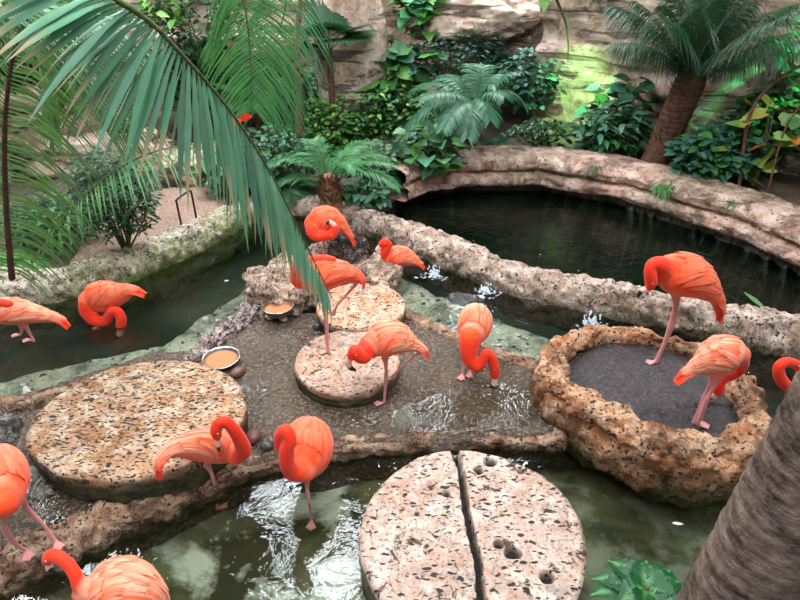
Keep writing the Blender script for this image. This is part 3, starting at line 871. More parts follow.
    if bill:
        bb = MB(); bp = [cv(p) for p in bill]
        st = len(bb.v)
        bc, br, _ = tube(bb, [a for a, _ in bp], [b for _, b in bp], seg=12, n=20, wr=.8)
        arr = np.array([tuple(x) for x in bc]); cs = []
        for v in bb.v:
            i = int(np.argmin(np.linalg.norm(arr-np.array(v), axis=1)))/19
            cs.append((mixc((.90, .62, .50), (.012, .01, .012), (i-.48)*9))+(1,))
        bb.c = cs
        bb.build('bill', M['bill'], root)
        # eyes: on either side of the head
        hd = neck[-1] if len(neck[-1]) > 4 else neck[-2]
        hp, hr = cv(hd)
        d = (bp[0][0]-hp); side = d.cross(V((0, 0, 1)))
        pr = (hp-cv(neck[-3])[0]).cross(d)
        if pr.length > 1e-4: side = pr
        if side.length > 1e-5 and eyes:
            side.normalize()
            for s in (-1, 1):
                eb = MB(); lathe(eb, [(.0005, .005), (.003, .0045), (.005, .0025), (.0055, 0), (.004, -.003)], (0, 0, 0), 12)
                q = side.to_track_quat('Z', 'Y') if s > 0 else (-side).to_track_quat('Z', 'Y')
                e = eb
                e.v = [tuple(q @ V(v) + hp + side*s*hr*.93) for v in e.v]
                e.build('eye', M['eye'], root)
    base = Q(foot[0], foot[1], Y0); base.z = zf
    grp(root, base)
    tag(root, label, 'flamingo', 'flamingos')
    return root

flamingo('flamingo cut off by the left edge in the channel, tail to the right', (34, 341, -.0),
    [(-14, 312, 0, 9), (-2, 312, 0, 13), (14, 312, 0, 13.5), (32, 314, 0, 10), (48, 317, 0, 6), (58, 319, 0, 4), (68, 325, 0, 2)],
    [(-14, 312, -.04, 7), (-24, 310, -.06, 5), (-22, 302, -.05, 4.5), (-8, 303, -.04, 4.2), (2, 303, -.04, 4.5), (9, 304, -.05, 4)],
    None, [[(24, 323, 0, 3.5), (30, 334, 0, 1.8), (34, 341, 0, 1.6), (36, 352, 0, 1.6)], [(20, 323, .07, 3), (22, 330, .07, 1.8), (24, 345, .07, 1.6)]], pale=1.0)
flamingo('flamingo bending its neck to drink beside the mossy rim at left', (112, 330, -.15),
    [(91, 301, 0, 12), (98, 298, 0, 15), (110, 296, 0, 14.5), (121, 294, 0, 10), (131, 291, 0, 6), (143, 293, 0, 2)],
    [(89, 302, -.03, 10), (88, 311, -.07, 8), (95, 320, -.10, 6.5), (105, 321, -.12, 5.5), (111, 313, -.13, 4.6), (117, 311, -.13, 4.6), (121, 318, -.14, 5.2), (121, 326, -.14, 5.0)],
    [(121, 330, -.14, 3.6), (119, 335, -.145, 3.0), (115, 338, -.15, 1.6)], [[(103, 308, .02, 3.5), (104, 320, .02, 1.8), (104, 338, .02, 1.5)], [(112, 307, .06, 3), (112, 318, .06, 1.8), (112, 334, .06, 1.5)]], pale=.35)
flamingo('flamingo preening on the boulders, highest of the flock', (324, 257, .33),
    [(315, 224, 0, 11), (321, 221, 0, 13.5), (330, 220, 0, 12), (339, 224, 0, 7), (346, 231, 0, 3.6), (354, 243, 0, 1.6)],
    [(315, 225, -.04, 8), (312, 231, -.09, 6.5), (317, 236, -.12, 5.5), (325, 236, -.13, 4.8), (332, 234, -.13, 5.2), (335, 229, -.12, 4.6)],
    [(334, 225, -.12, 2.6), (330, 222, -.12, 2.2), (327, 223, -.11, 1.2)], [[(323, 232, 0, 4), (324, 245, 0, 1.5), (324, 257, 0, 1.4)]], pale=.3)
flamingo('flamingo seen through the frond tip, one foot on the middle round stone', (328, 353, .17),
    [(302, 278, 0, 12), (310, 277, 0, 17.5), (322, 275, 0, 18), (336, 273, 0, 13.5), (350, 274, 0, 7.5), (359, 277, 0, 4), (364, 286, 0, 1.8)],
    [(301, 275, -.02, 9), (296, 266, -.05, 6), (300, 261, -.04, 5), (312, 260, -.02, 4.6), (324, 259, .0, 4.4), (333, 260, .0, 3.8)],
    None, [[(322, 290, 0, 5), (325, 305, 0, 2.4), (326, 318, 0, 2.6), (328, 352, 0, 2.0)], ['free', (337, 283, .02, 5), (349, 281, .03, 2.4), (357, 282, .03, 2.6), (347, 294, .02, 1.8), (338, 304, .0, 1.8), (336, 308, 0, 1.8)]], pale=.25)
flamingo('small flamingo standing in the middle channel with its bill against its neck', (399, 278, 0),
    [(387, 259, 0, 8), (393, 258, 0, 10.5), (402, 257, 0, 10), (411, 260, 0, 6.5), (417, 263, 0, 3.5), (424, 267, 0, 1.6)],
    [(386, 260, -.02, 7), (383, 256, -.04, 5), (386, 250, -.05, 4), (389, 245, -.05, 3.6), (385, 242, -.05, 3.8), (382, 244, -.05, 3.9)],
    [(380, 247, -.05, 3.0), (378, 250, -.05, 2.7), (381, 254, -.055, 2.2), (383, 254, -.055, 1.2)], [[(398, 266, 0, 3), (399, 274, 0, 1.3), (399, 290, 0, 1.3)], [(402, 266, .05, 2.5), (402, 272, .05, 1.3), (402, 284, .05, 1.3)]], pale=.55)
flamingo('pale backed flamingo bending its head down over the middle round stone', (382, 404, .035),
    [(372, 345, 0, 13), (381, 341, 0, 18), (392, 339, 0, 18.5), (403, 342, 0, 13.5), (413, 346, 0, 6.5), (421, 349, 0, 4), (428, 356, 0, 2)],
    [(373, 346, -.03, 12), (366, 350, -.08, 10), (364, 356, -.12, 8), (359, 356, -.15, 7), (355, 351, -.16, 6.6), (352, 355, -.16, 5.4)],
    [(350, 359, -.16, 3.6), (348, 363, -.16, 3.4), (351, 368, -.16, 2.8), (355, 370, -.16, 1.4)], [[(385, 354, 0, 5), (386, 368, 0, 2.2), (386, 377, 0, 2.5), (385, 392, 0, 1.8), (384, 404, 0, 1.8)], ['free', (400, 350, .03, 4), (415, 350, .04, 1.8), (423, 350, .04, 2.2), (412, 358, .02, 1.5), (402, 366, 0, 1.5), (398, 371, 0, 1.5)]], pale=1.0)
flamingo('flamingo facing the viewer with S shaped neck lowered to the gravel', (463, 377, .035),
    [(470, 339, -.03, 10), (472, 334, .05, 15), (475, 326, .16, 18.5), (476, 320, .28, 16), (477, 317, .38, 9), (478, 316, .46, 3)],
    [(470, 337, -.04, 11.5), (469, 349, -.08, 9.5), (470, 359, -.11, 7.4), (477, 366, -.13, 6.4), (483, 360, -.13, 5), (486, 353, -.12, 4.6), (491, 357, -.12, 4.8), (494, 366, -.12, 5.6), (495, 374, -.12, 5.4)],
    [(495, 379, -.12, 4.0), (494, 384, -.12, 3.6), (491, 387, -.12, 2.0)], [[(467, 344, .06, 4), (464, 360, .05, 1.8), (462, 377, .02, 1.6)], [(476, 344, .10, 4), (473, 362, .08, 1.8), (470, 374, .05, 1.6)]], pale=.75)
flamingo('tall flamingo on one leg at the back of the mud basin', (654, 363, .225),
    [(660, 272, 0, 14), (668, 272, 0, 19), (681, 275, 0, 22), (695, 281, 0, 19), (707, 290, 0, 12), (715, 298, 0, 7), (719, 308, 0, 5), (720, 320, 0, 2.5)],
    [(664, 268, -.03, 12), (657, 264, -.08, 8), (651, 265, -.10, 5.5), (650, 272, -.11, 6), (651, 281, -.11, 6.2), (650, 286, -.11, 5)],
    [(648, 289, -.11, 3.4), (642, 291, -.11, 2.9), (638, 296, -.11, 1.6)], [[(676, 293, 0, 7), (676, 304, 0, 3.6), (673, 318, 0, 3.4), (671, 326, 0, 4.2), (665, 342, 0, 2.6), (656, 362, 0, 2.6)]], pale=.35)
flamingo('pale flamingo with its head hanging below its body in the mud basin', (693, 424, .225),
    [(739, 355, 0, 11), (733, 354, 0, 17), (723, 356, 0, 20.5), (711, 361, 0, 17), (700, 366, 0, 10), (690, 371, 0, 5.5), (677, 379, 0, 2)],
    [(741, 356, .06, 8), (742, 366, .14, 6), (734, 374, .15, 5.6), (724, 378, .10, 5.4), (719, 384, .05, 5.8), (718, 391, .03, 5.8)],
    [(715, 395, .02, 3.4), (712, 397, .02, 3), (710, 399, .02, 1.8)], [[(716, 372, 0, 7), (710, 386, 0, 3.2), (704, 400, 0, 3.6), (698, 413, 0, 2.5), (693, 424, 0, 2.5)], [(720, 372, -.03, 6), (712, 390, -.04, 2.6), (706, 402, -.04, 3), (701, 416, -.02, 2)]], pale=1.1)
flamingo('flamingo half hidden at the right edge behind the bare trunk, neck curled', (826, 428, 0),
    [(806, 375, .05, 10), (818, 374, .08, 17), (834, 376, .1, 17), (850, 382, .1, 8), (862, 390, .1, 3)],
    [(803, 380, .02, 8), (796, 388, -.02, 6.6), (787, 386, -.05, 6), (780, 377, -.06, 6), (779, 367, -.06, 5.4), (786, 362, -.05, 5.2), (795, 364, -.03, 5), (800, 368, -.02, 5)],
    [(800, 374, -.02, 3), (798, 379, -.02, 2.4), (796, 381, -.02, 1.2)], [[(824, 388, .05, 4), (825, 410, .03, 2), (826, 440, 0, 1.8)], [(832, 388, .1, 4), (832, 410, .1, 2), (832, 436, .08, 1.8)]], pale=.3)
flamingo('flamingo preening its back beside the large tan stone, long tail at left', (218, 510, -.26),
    [(237, 452, 0, 11), (228, 449, 0, 16), (213, 446, -.03, 18), (196, 446, -.10, 15), (180, 448, -.18, 10), (168, 453, -.25, 6.5), (160, 462, -.30, 4.5), (157, 476, -.33, 2.2)],
    [(236, 454, -.03, 11), (243, 450, -.06, 8.6), (240, 440, -.10, 7.4), (234, 430, -.12, 6.6), (226, 422, -.13, 5.6), (219, 423, -.14, 5.6), (216, 430, -.15, 6.0), (217, 436, -.15, 5)],
    [(217, 440, -.15, 3.6), (218, 445, -.15, 3.2), (219, 450, -.15, 1.8)], [[(206, 462, 0, 7), (210, 470, 0, 2.8), (213, 478, 0, 2.6), (216, 495, 0, 2), (218, 512, 0, 2)], [(214, 462, .06, 6), (214, 480, .06, 2.2), (222, 505, .08, 2)]], pale=.75)
flamingo('round red flamingo asleep on one leg in the near pool', (311, 521, -.26),
    [(301, 468, -.06, 14), (304, 462, .0, 22), (307, 452, .1, 28.5), (309, 443, .22, 26), (311, 436, .33, 15), (312, 432, .42, 6)],
    [(304, 471, -.06, 12), (293, 472, -.10, 9), (287, 463, -.13, 8), (287, 450, -.13, 7.4), (290, 440, -.12, 7), (286, 431, -.10, 7), (281, 436, -.08, 7.2), (281, 446, -.07, 7)],
    None, [[(307, 474, 0, 6), (307, 487, 0, 2.6), (308, 494, 0, 2.8), (310, 508, 0, 1.8), (312, 522, 0, 1.8)]], pale=.25)
flamingo('long legged flamingo at the left edge stepping onto the kerb', (30, 552, .085),
    [(5, 503, -.14, 14), (4, 494, -.05, 22), (2, 480, .06, 27), (0, 467, .18, 22), (-4, 459, .30, 10), (-6, 458, .38, 4)],
    [(0, 505, -.16, 12), (-14, 515, -.22, 8), (-26, 510, -.25, 6.5), (-34, 490, -.2, 6), (-30, 475, -.15, 6), (-24, 468, -.1, 6.5)],
    None, [[(2, 505, -.08, 8), (4, 520, -.08, 3.4), (5, 530, -.08, 4), (16, 544, -.04, 2.6), (28, 555, 0, 2.6)], [(18, 492, .05, 8), (25, 505, .06, 3.4), (34, 516, .06, 3.6), (42, 523, .06, 2.4), (50, 529, .06, 2.4)]], pale=.45)
flamingo('flamingo cut off at bottom left, stretching its neck over the kerb', (120, 662, -.28),
    [(86, 592, -.02, 13), (96, 590, 0, 22), (112, 590, 0, 31), (130, 591, 0, 31), (147, 597, 0, 20), (160, 608, 0, 9), (172, 620, 0, 3)],
    [(88, 590, -.02, 12), (80, 584, -.02, 8), (75, 574, 0, 6.6), (67, 563, .03, 6.2), (58, 557, .05, 6.6), (51, 556, .06, 7.0), (48, 560, .06, 6)],
    [(49, 565, .06, 4.6), (50, 569, .05, 4), (54, 572, .04, 2.2)], [[(116, 612, 0, 7), (117, 635, 0, 3), (118, 662, 0, 3)], [(126, 612, .06, 7), (126, 635, .06, 3), (127, 650, .06, 3)]], pale=.9)

# ------------------------------------------------------------------ plants
def jc(c, a=.25):
    k = random.uniform(1-a, 1+a); return tuple(max(.004, min(1, x*k*random.uniform(.92, 1.08))) for x in c)
def leaflet(mb, p, d, L, w, droop, col, nrm, n=5, tipc=None):
    """narrow folded leaf"""
    s = d.cross(nrm)
    if s.length < 1e-4: s = V((1, 0, 0))
    s.normalize(); vs = []; cs = []
    for k in range(n):
        t = k/(n-1); q = p + d*L*t - V((0, 0, 1))*droop*L*t*t
        ww = w*(.35+1.0*t if t < .4 else .75+.25*(1-(t-.4)/.6)) if t < .4 else w*(1-((t-.4)/.6)**1.6)+.0008
        cc = col if tipc is None or t < .8 else tipc
        vs += [q-s*ww-nrm*ww*.3, q, q+s*ww-nrm*ww*.3]; cs += [cc]*3
    mb.add(vs, [(k*3+j, k*3+j+1, (k+1)*3+j+1, (k+1)*3+j) for k in range(n-1) for j in (0, 1)], cs)
def frond(pts, parent, L, n, w, col, droop=.5, fwd=.6, mat=None, rmat=None, rr=.008, name='frond', start=.12, vee=.15, jit=.1, tipc=None, updir=None, taper=True, nn=5, sides=(-1, 1)):
    m = 60
    q = [V(x) for x in catmull([tuple(p) for p in pts], m)]
    fr = frames(q, updir or V((0, 0, 1)))
    mb = MB()
    for i in range(n):
        t = start+(1-start)*i/n; x = t*(m-1); k = min(int(x), m-2); p = q[k].lerp(q[k+1], x-k)
        T, s, u = fr[k]
        tt = (t-start)/(1-start)
        ll = L*((.45+.55*min(1, tt/.25))*(1 if tt < .6 else 1-.6*((tt-.6)/.4)**1.5)) if taper else L
        for sd in sides:
            f = fwd+.5*tt+random.uniform(-jit, jit)
            d = (s*sd + T*f + u*(vee+random.uniform(-jit, jit))).normalized()
            leaflet(mb, p, d, ll*random.uniform(.9, 1.08), w, droop*random.uniform(.7, 1.3), jc(col, .3), u, nn, tipc)
    o = mb.build(name, mat or M['leaf'], parent)
    rb = MB(); tube(rb, q[::4]+[q[-1]], [rr*(1-.8*i/15) for i in range(len(q[::4])+1)], seg=6, n=40)
    rb.build('rachis', rmat or M['stem'], o)
    return o
def arch(c, az, L, el, sag, n=5):
    out = []; d = V((math.cos(az), math.sin(az), 0))
    for i in range(n):
        t = i/(n-1)
        out.append(V(c)+d*(L*t*math.cos(el))+V((0, 0, 1))*(L*t*math.sin(el)-sag*L*t*t))
    return out
DARK = (.018, .07, .025); MID = (.05, .17, .045); BRT = (.13, .34, .07); BLUE = (.06, .18, .12); YEL = (.35, .48, .08); LIM = (.22, .45, .09)
def palm(name, label, cat, base, nf, L, col, trunk_h=.2, tr=.07, leafL=.25, nl=34, w=.008, el=(.3, 1.2), sag=(.4, .9), az=(0, 6.28), droop=.5, trunk_mat=None, lean=(0, 0), group=None, fibre=False, fwd=.6, tp=.8):
    root = empty(name, (0, 0, 0)); b = V(base)
    top = b+V((lean[0], lean[1], trunk_h))
    tb = MB(); mid = b.lerp(top, .5)+V((lean[0]*-.1, 0, 0))
    tube(tb, [b-V((0, 0, .05)), b.lerp(mid, .3), mid, top], [tr*(1.4 if fibre else 1.15), tr*1.1, tr, tr*tp], seg=18, n=30)
    if fibre:
        for i in range(260):
            t = random.uniform(.1, 1.02); a = random.uniform(0, 6.28); p = b.lerp(top, t); rr = tr*(1.1-.3*t)
            d = V((math.cos(a), math.sin(a), 0)); leaflet(tb, p+d*rr*.8, (d*.45+V((0, 0, 1))+V((random.gauss(0, .15), random.gauss(0, .15), 0))).normalized(), random.uniform(.6, 1.6)*tr, .012, .1, (1, 1, 1), d, 3)
    tb.build('trunk', trunk_mat or M['bark'], root)
    for i in range(nf):
        a = az[0]+(az[1]-az[0])*(i+random.uniform(-.3, .3))/nf
        e = random.uniform(*el); LL = L*random.uniform(.8, 1.1)
        frond(arch(top, a, LL, e, random.uniform(*sag)), root, leafL, nl, w, col, droop=droop, fwd=fwd)
    tag(root, label, cat, group)
    grp(root, b); return root
def grow(px, py, z): return W(px, py, z)

# near arching frond, top left
def near_frond():
    root = empty('palm_frond')
    pp = [(60, -45, 2.05), (110, -5, 2.05), (150, 22, 2.1), (185, 58, 2.15), (228, 108, 2.25), (268, 168, 2.35), (298, 228, 2.42), (332, 298, 2.5)]
    P = [Q(x, y, Y) for x, y, Y in pp]
    m = 90; q = [V(x) for x in catmull([tuple(p) for p in P], m)]
    mb = MB(); col = (.17, .37, .23)
    camd = UP
    for i in range(62):
        t = .02+.97*i/62; x = t*(m-1); k = min(int(x), m-2); p = q[k].lerp(q[k+1], x-k)
        T = (q[k+1]-q[k]).normalized()
        # leaflets fold down on both sides of the rachis; near the top they splay to the left
        for sd in (-1, 1):
            s = T.cross(V((0, 0, 1))).normalized()*sd
            spl = max(0, 1-t/.5)**.8
            d = (V((-1.5*spl-.30, -.2*spl, -1.0+1.05*spl))*1.0 + T*(.22-.15*spl+.75*t**2) + s*.22 + V((random.gauss(0, .05+.10*spl), random.gauss(0, .10), random.gauss(0, .05+.10*spl)))).normalized()
            L = (.44-.05*spl)*(1 if t < .62 else 1-.55*((t-.62)/.38))*random.uniform(.85, 1.08)
            nr_ = (V((0, -1, .9))+s*.5).normalized()
            leaflet(mb, p, d, L, .0135*(1 if t < .6 else 1-.5*(t-.6)/.4), .18+.10*spl, jc(col, .38), nr_, 6, tipc=None if random.random() < .5 else (.5, .42, .25))
    o = mb.build('leaflets', M['glaucous'], root)
    rb = MB(); tube(rb, q[::5]+[q[-1]], [.011*(1-.8*i/18) for i in range(19)], seg=7, n=70); rb.build('rachis', M['stem'], root)
    tag(root, 'big waxy grey green palm frond arching down across the upper left', 'palm frond')
    grp(root, P[0])
near_frond()
def hang_frond(label, pp, L, n, w, col, droop, mat='leaf', rm='rachis', rr=.012, fwd=.4, sides=(-1, 1), vee=.1, upd=None):
    root = empty('palm_frond'); P = [Q(*p) for p in pp]
    o = frond(P, root, L, n, w, col, droop=droop, mat=M[mat], rmat=M[rm], rr=rr, fwd=fwd, name='leaflets', start=.02, vee=vee, sides=sides, updir=upd, taper=True)
    tag(root, label, 'palm frond'); grp(root, P[0])
hang_frond('dark stalked drooping palm frond along the left edge', [(12, 278, 3.4), (6, 200, 3.4), (6, 110, 3.3), (22, 28, 3.2), (70, -30, 3.0)], .55, 84, .014, (.12, .25, .06), .8, rr=.02, upd=V((0, -1, .4)))
hang_frond('feathery green frond above the leafy bush reaching right', [(32, 262, 4.2), (75, 205, 4.2), (120, 168, 4.2), (170, 148, 4.2), (225, 152, 4.2)], .38, 46, .008, (.09, .26, .08), .8, rm='stem')
hang_frond('fine leaved frond fanning across the very top left corner', [(-60, -20, 2.6), (-10, 10, 2.7), (50, 5, 2.8), (110, 25, 2.9)], .5, 55, .006, (.10, .26, .12), .4, rm='stem')
hang_frond('dim palm frond hanging behind the big near frond', [(20, -20, 4.2), (60, 10, 4.3), (85, 50, 4.4), (90, 110, 4.5)], .65, 60, .010, (.09, .20, .05), .6, rm='stem', upd=V((0, -1, .3)))
hang_frond('bright palm frond hanging down left of the fan palm', [(225, -40, 5.6), (243, 0, 5.6), (250, 50, 5.7), (252, 110, 5.8)], .55, 60, .009, (.07, .23, .06), .35, rm='stem', upd=V((0, -1, .3)))
hang_frond('long narrow palm frond hanging beside the brown stem', [(290, -40, 6.4), (285, 10, 6.4), (270, 60, 6.3), (262, 110, 6.2)], .6, 55, .008, (.05, .19, .07), .5, rm='stem', upd=V((0, -1, .3)))

# palms and cycads
palm('cycad', 'spreading cycad with shaggy brown heart on the rim behind the boulders', 'cycad', W(331, 207, .2), 14, 1.12, (.075, .27, .09), trunk_h=.32, tr=.12, leafL=.21, nl=40, w=.0055, el=(.35, 1.25), sag=(.45, .85), az=(-.65, 3.8), fibre=True, trunk_mat=M['fibre'], droop=.3)
palm('tree_fern', 'dark trunked tree fern palm left of the pale green wall', 'palm', W(470, 150, .5), 18, 1.15, (.045, .17, .085), trunk_h=.55, tr=.07, leafL=.24, nl=40, w=.009, el=(.55, 1.4), sag=(.4, .85), lean=(.05, 0), fibre=True)
date = palm('date_palm', 'tall date palm with leaning fibrous trunk in front of the right wall', 'palm', W(655, 168, .45), 26, 1.75, (.022, .085, .03), trunk_h=1.02, tr=.17, leafL=.36, nl=80, w=.0065, el=(.72, 1.5), sag=(.17, .42), lean=(.15, -.05), fibre=True, droop=.9, trunk_mat=M['dark_bark'], tp=1.0)
def fan(base, r, az, el, col, parent, n=26):
    mb = MB(); b = V(base)
    ax = V((math.cos(az)*math.cos(el), math.sin(az)*math.cos(el), math.sin(el)))
    s = ax.cross(V((0, 0, 1))).normalized(); nr_ = s.cross(ax)
    for i in range(n):
        a = (i/(n-1)-.5)*4.2; d = ax*math.cos(a)+s*math.sin(a)
        leaflet(mb, b, d, r*(1-.1*abs(a)), .022*r/.4, .12, jc(col), nr_, 5)
    return mb.build('fan_leaf', M['leaf'], parent)
def fanpalm(label, base, h, nf, r, col):
    root = empty('fan_palm'); b = V(base)
    tb = MB(); tube(tb, [b, b+V((0, 0, h))], [.05, .04], seg=10, n=10); tb.build('trunk', M['bark'], root)
    for i in range(nf):
        a = -math.pi/2 + (i-(nf-1)/2)*2*math.pi/nf+random.uniform(-.3, .3); e = random.uniform(.2, 1.3)
        d = V((math.cos(a)*math.cos(e), math.sin(a)*math.cos(e), math.sin(e)))
        st = b+V((0, 0, h)); en = st+d*r*.9
        sb = MB(); tube(sb, [st, st.lerp(en, .5)+V((0, 0, .03)), en], [.008]*3, seg=6, n=8)
        fo = fan(en, r, a, e-.5, col, root); sb.build('stalk', M['stem'], fo)
    tag(root, label, 'palm'); grp(root, b)
fanpalm('dark green fan palm in front of the sandstone pillar', W(335, 150, .3), 1.30, 12, .42, DARK)
fanpalm('small fan palm between the top left fronds and the pillar', W(262, 150, .3), .6, 8, .4, (.03, .12, .05))

def leafshape(mb, p, d, nrm, L, w, col, heart=False, fold=.25, droop=.2):
    s = d.cross(nrm)
    if s.length < 1e-4: return
    s.normalize(); n = 6; vs = []
    prof = (.15, .75, 1.0, .85, .5, .02) if not heart else (.55, 1.0, .98, .78, .42, .02)
    for k in range(n):
        t = k/(n-1); q = p+d*L*t-V((0, 0, 1))*droop*L*t*t; ww = w*prof[k]
        back = -d*L*.12 if heart and k == 0 else V()
        vs += [q-s*ww+nrm*ww*fold+back, q, q+s*ww+nrm*ww*fold+back]
    mb.add(vs, [(k*3+j, k*3+j+1, (k+1)*3+j+1, (k+1)*3+j) for k in range(n-1) for j in (0, 1)], col)
def bush(name, label, cat, base, rad, n, L, w, col, heart=False, stems=8, hue=None, cz=None, up=.4, group=None, extra=None, loc=None):
    """leaves on twigs through an ellipsoid crown"""
    root = empty(name); b = V(base); c = b+V((0, 0, (cz if cz is not None else rad[2]*.9)))
    sb = MB(); lb = MB()
    tips = []
    for i in range(stems):
        a = random.uniform(0, 6.28); e = random.uniform(.1, 1.5); rr = random.uniform(.5, .95)
        t = c+V((rad[0]*math.cos(a)*math.cos(e)*rr, rad[1]*math.sin(a)*math.cos(e)*rr, rad[2]*math.sin(e)*rr))
        m = b.lerp(t, .5)+V((random.gauss(0, .04), random.gauss(0, .04), .06))
        tube(sb, [b+V((random.gauss(0, .02), random.gauss(0, .02), 0)), m, t], [.010, .007, .003], seg=5, n=10); tips.append((b, m, t))
    for i in range(n):
        while True:
            x = V((random.uniform(-1, 1), random.uniform(-1, 1), random.uniform(-.85, 1)))
            if .25 < x.length < 1: break
        k = 1+.25*noise.noise(x*2.2+V((base[0], base[1], 0)))
        p = c+V((x.x*rad[0], x.y*rad[1], x.z*rad[2]))*k
        a = random.uniform(0, 6.28)
        d = (V((x.x, x.y, x.z*.3))*.8+V((math.cos(a), math.sin(a), random.uniform(-.4, .3)))).normalized()
        nr_ = (V((random.gauss(0, .35), random.gauss(0, .35)-.25, 1))).normalized(); nr_ = (nr_-d*nr_.dot(d)).normalized()
        cc = jc(random.choice(col), .3)
        leafshape(lb, p, d, nr_, L*random.uniform(.6, 1.2), w*random.uniform(.7, 1.2), cc, heart)
    sb.build('stems', M['stem'], root); lb.build('foliage', M['leaf'], root)
    tag(root, label, cat, group); grp(root, b); return root

def G(px, py, z=.3): return W(px, py, z)
bush('leafy_bush', 'fine leaved dark bush behind the mossy rim at left', 'bush', G(128, 252, .2), (.42, .3, .45), 2600, .075, .011, [DARK, (.03, .11, .05), (.04, .13, .04)], stems=14, cz=.62)
bush('leafy_bush', 'low dark bush to the left of the sandy path', 'bush', G(60, 240, .2), (.5, .35, .28), 900, .1, .014, [DARK, MID], stems=8)
bush('leafy_bush', 'small round bush on the pink sandstone ledge', 'bush', G(122, 132, .75), (.2, .2, .16), 240, .09, .018, [DARK, MID], stems=5)
bush('leafy_shrub', 'leafy shrub filling the gap right of the big frond', 'bush', G(275, 185, .2), (.55, .4, .4), 600, .13, .03, [MID, DARK, BLUE], stems=10)
bush('leafy_shrub', 'bright small leaved shrub above the cycad', 'bush', G(330, 150, .3), (.6, .35, .38), 900, .10, .028, [MID, BRT, LIM], stems=12)
bush('leafy_shrub', 'mid green shrub between the pillar and the tree fern palm', 'bush', G(395, 140, .4), (.65, .4, .42), 900, .11, .03, [MID, BRT, MID, LIM, DARK], stems=12)
bush('philodendron', 'big heart leaved plant below the pillar', 'plant', G(402, 128, .5), (.6, .3, .35), 60, .28, .12, [BLUE, MID, BRT], heart=True, stems=14, cz=.75)
bush('philodendron', 'heart leaved plant spilling over the left end of the bank', 'plant', G(432, 168, .5), (.45, .3, .28), 75, .2, .085, [BLUE, DARK, MID, BRT], heart=True, stems=12)
bush('leafy_shrub', 'dark fine shrub high at the back right of the pillar', 'bush', (.75, 9.0, 1.0), (.8, .35, .45), 1300, .10, .018, [DARK, BLUE, (.03, .10, .07)], stems=10)
bush('leafy_shrub', 'pale spotted leafed shrub at the back below the sandstone', 'bush', (1.75, 8.7, .8), (.5, .3, .4), 500, .13, .035, [BLUE, (.12, .3, .22), DARK], stems=8)
bush('leafy_shrub', 'bright broad leaves at the very top beside the pillar', 'bush', (.35, 9.2, 1.7), (.4, .3, .35), 130, .24, .10, [BRT, (.10, .34, .16)], heart=True, stems=8)
bush('leafy_shrub', 'dark undergrowth behind the left end of the pond', 'bush', G(385, 178, .3), (.6, .3, .25), 650, .11, .03, [DARK, DARK, MID], stems=8)
bush('leafy_shrub', 'blue green leafy plant just behind the cycad heart', 'bush', W(366, 205, .15), (.28, .22, .16), 160, .13, .045, [(.12, .30, .20), MID], stems=8)
bush('leafy_shrub', 'dark shrub hanging at the top left between the fronds', 'bush', (-2.6, 8.6, 1.3), (.9, .4, .6), 800, .14, .03, [DARK, DARK, MID], stems=10)
bush('leafy_shrub', 'dense dark shrub at the foot of the brown stem', 'bush', G(285, 120, .4), (.7, .4, .5), 800, .13, .03, [DARK, MID, BLUE], stems=10)
bush('leafy_shrub', 'light green sprig leaves at the very top left of centre', 'bush', (-3.1, 8.4, 1.95), (.45, .3, .2), 70, .17, .055, [LIM, BRT], stems=6)
bush('leafy_shrub', 'leafy plant at the foot of the date palm on its left', 'plant', G(612, 152, .5), (.5, .3, .32), 480, .2, .034, [DARK, MID, BLUE], stems=14)
bush('philodendron', 'dark heart leaved plant leaning left of the date palm trunk', 'plant', G(618, 140, .55), (.5, .25, .32), 40, .22, .09, [DARK, BLUE, MID], heart=True, stems=14, cz=.5)
bush('leafy_shrub', 'blue green bush right of the date palm trunk', 'bush', G(712, 178, .5), (.5, .3, .32), 700, .14, .045, [BLUE, (.05, .17, .12), MID], stems=10)
bush('leafy_shrub', 'leafy shrub near the right edge above the bank', 'bush', G(752, 165, .55), (.45, .3, .5), 700, .14, .04, [MID, BLUE, BRT], stems=10)
bush('philodendron', 'yellowing broad leaved plant at right above the bank', 'plant', G(748, 178, .55), (.5, .25, .5), 34, .24, .10, [YEL, (.22, .40, .10), (.30, .42, .14), (.10, .26, .08), YEL, (.22, .40, .10), (.5, .45, .1), (.7, .22, .03)], heart=True, stems=12, cz=.45)
bush('philodendron', 'dark leaved climber with long stems at the top right', 'plant', (4.3, 7.0, .5), (.45, .15, .55), 16, .22, .10, [DARK, (.03, .1, .05)], heart=True, stems=12, cz=1.2)
bush('leafy_plant', 'light green spreading leaf plant at the right end of the pond', 'plant', W(815, 250, .3), (.2, .2, .12), 60, .12, .03, [BRT, MID], stems=5)
bush('leafy_shrub', 'dark shrub filling the top left corner behind the near fronds', 'bush', (-4.9, 7.9, 1.2), (.9, .4, .7), 900, .16, .035, [DARK, MID, (.03, .1, .04)], stems=10)
bush('leafy_shrub', 'dark broad leaved shrub directly left of the bright hanging frond', 'bush', G(205, 130, .4), (.55, .3, .55), 420, .18, .05, [DARK, MID, BLUE], stems=10, cz=.8)
bush('leafy_shrub', 'low green shrub in the bed right of the handrail', 'bush', G(240, 190, .25), (.45, .25, .28), 380, .14, .035, [DARK, MID], stems=8)
bush('leafy_shrub', 'small fine shrub at the back between two sandstone faces', 'bush', (-.3, 9.1, .8), (.5, .25, .5), 600, .12, .028, [DARK, MID, BLUE], stems=8)
bush('leafy_shrub', 'leafy shrub at the top edge over the right end of the pond', 'bush', (5.0, 6.35, .6), (.4, .25, .5), 420, .14, .04, [DARK, MID, BLUE], stems=8)
bush('leafy_shrub', 'small leaved shrub on the soil between tree fern palm and pale wall', 'bush', G(540, 146, .5), (.45, .2, .2), 240, .10, .03, [MID, DARK], stems=8)
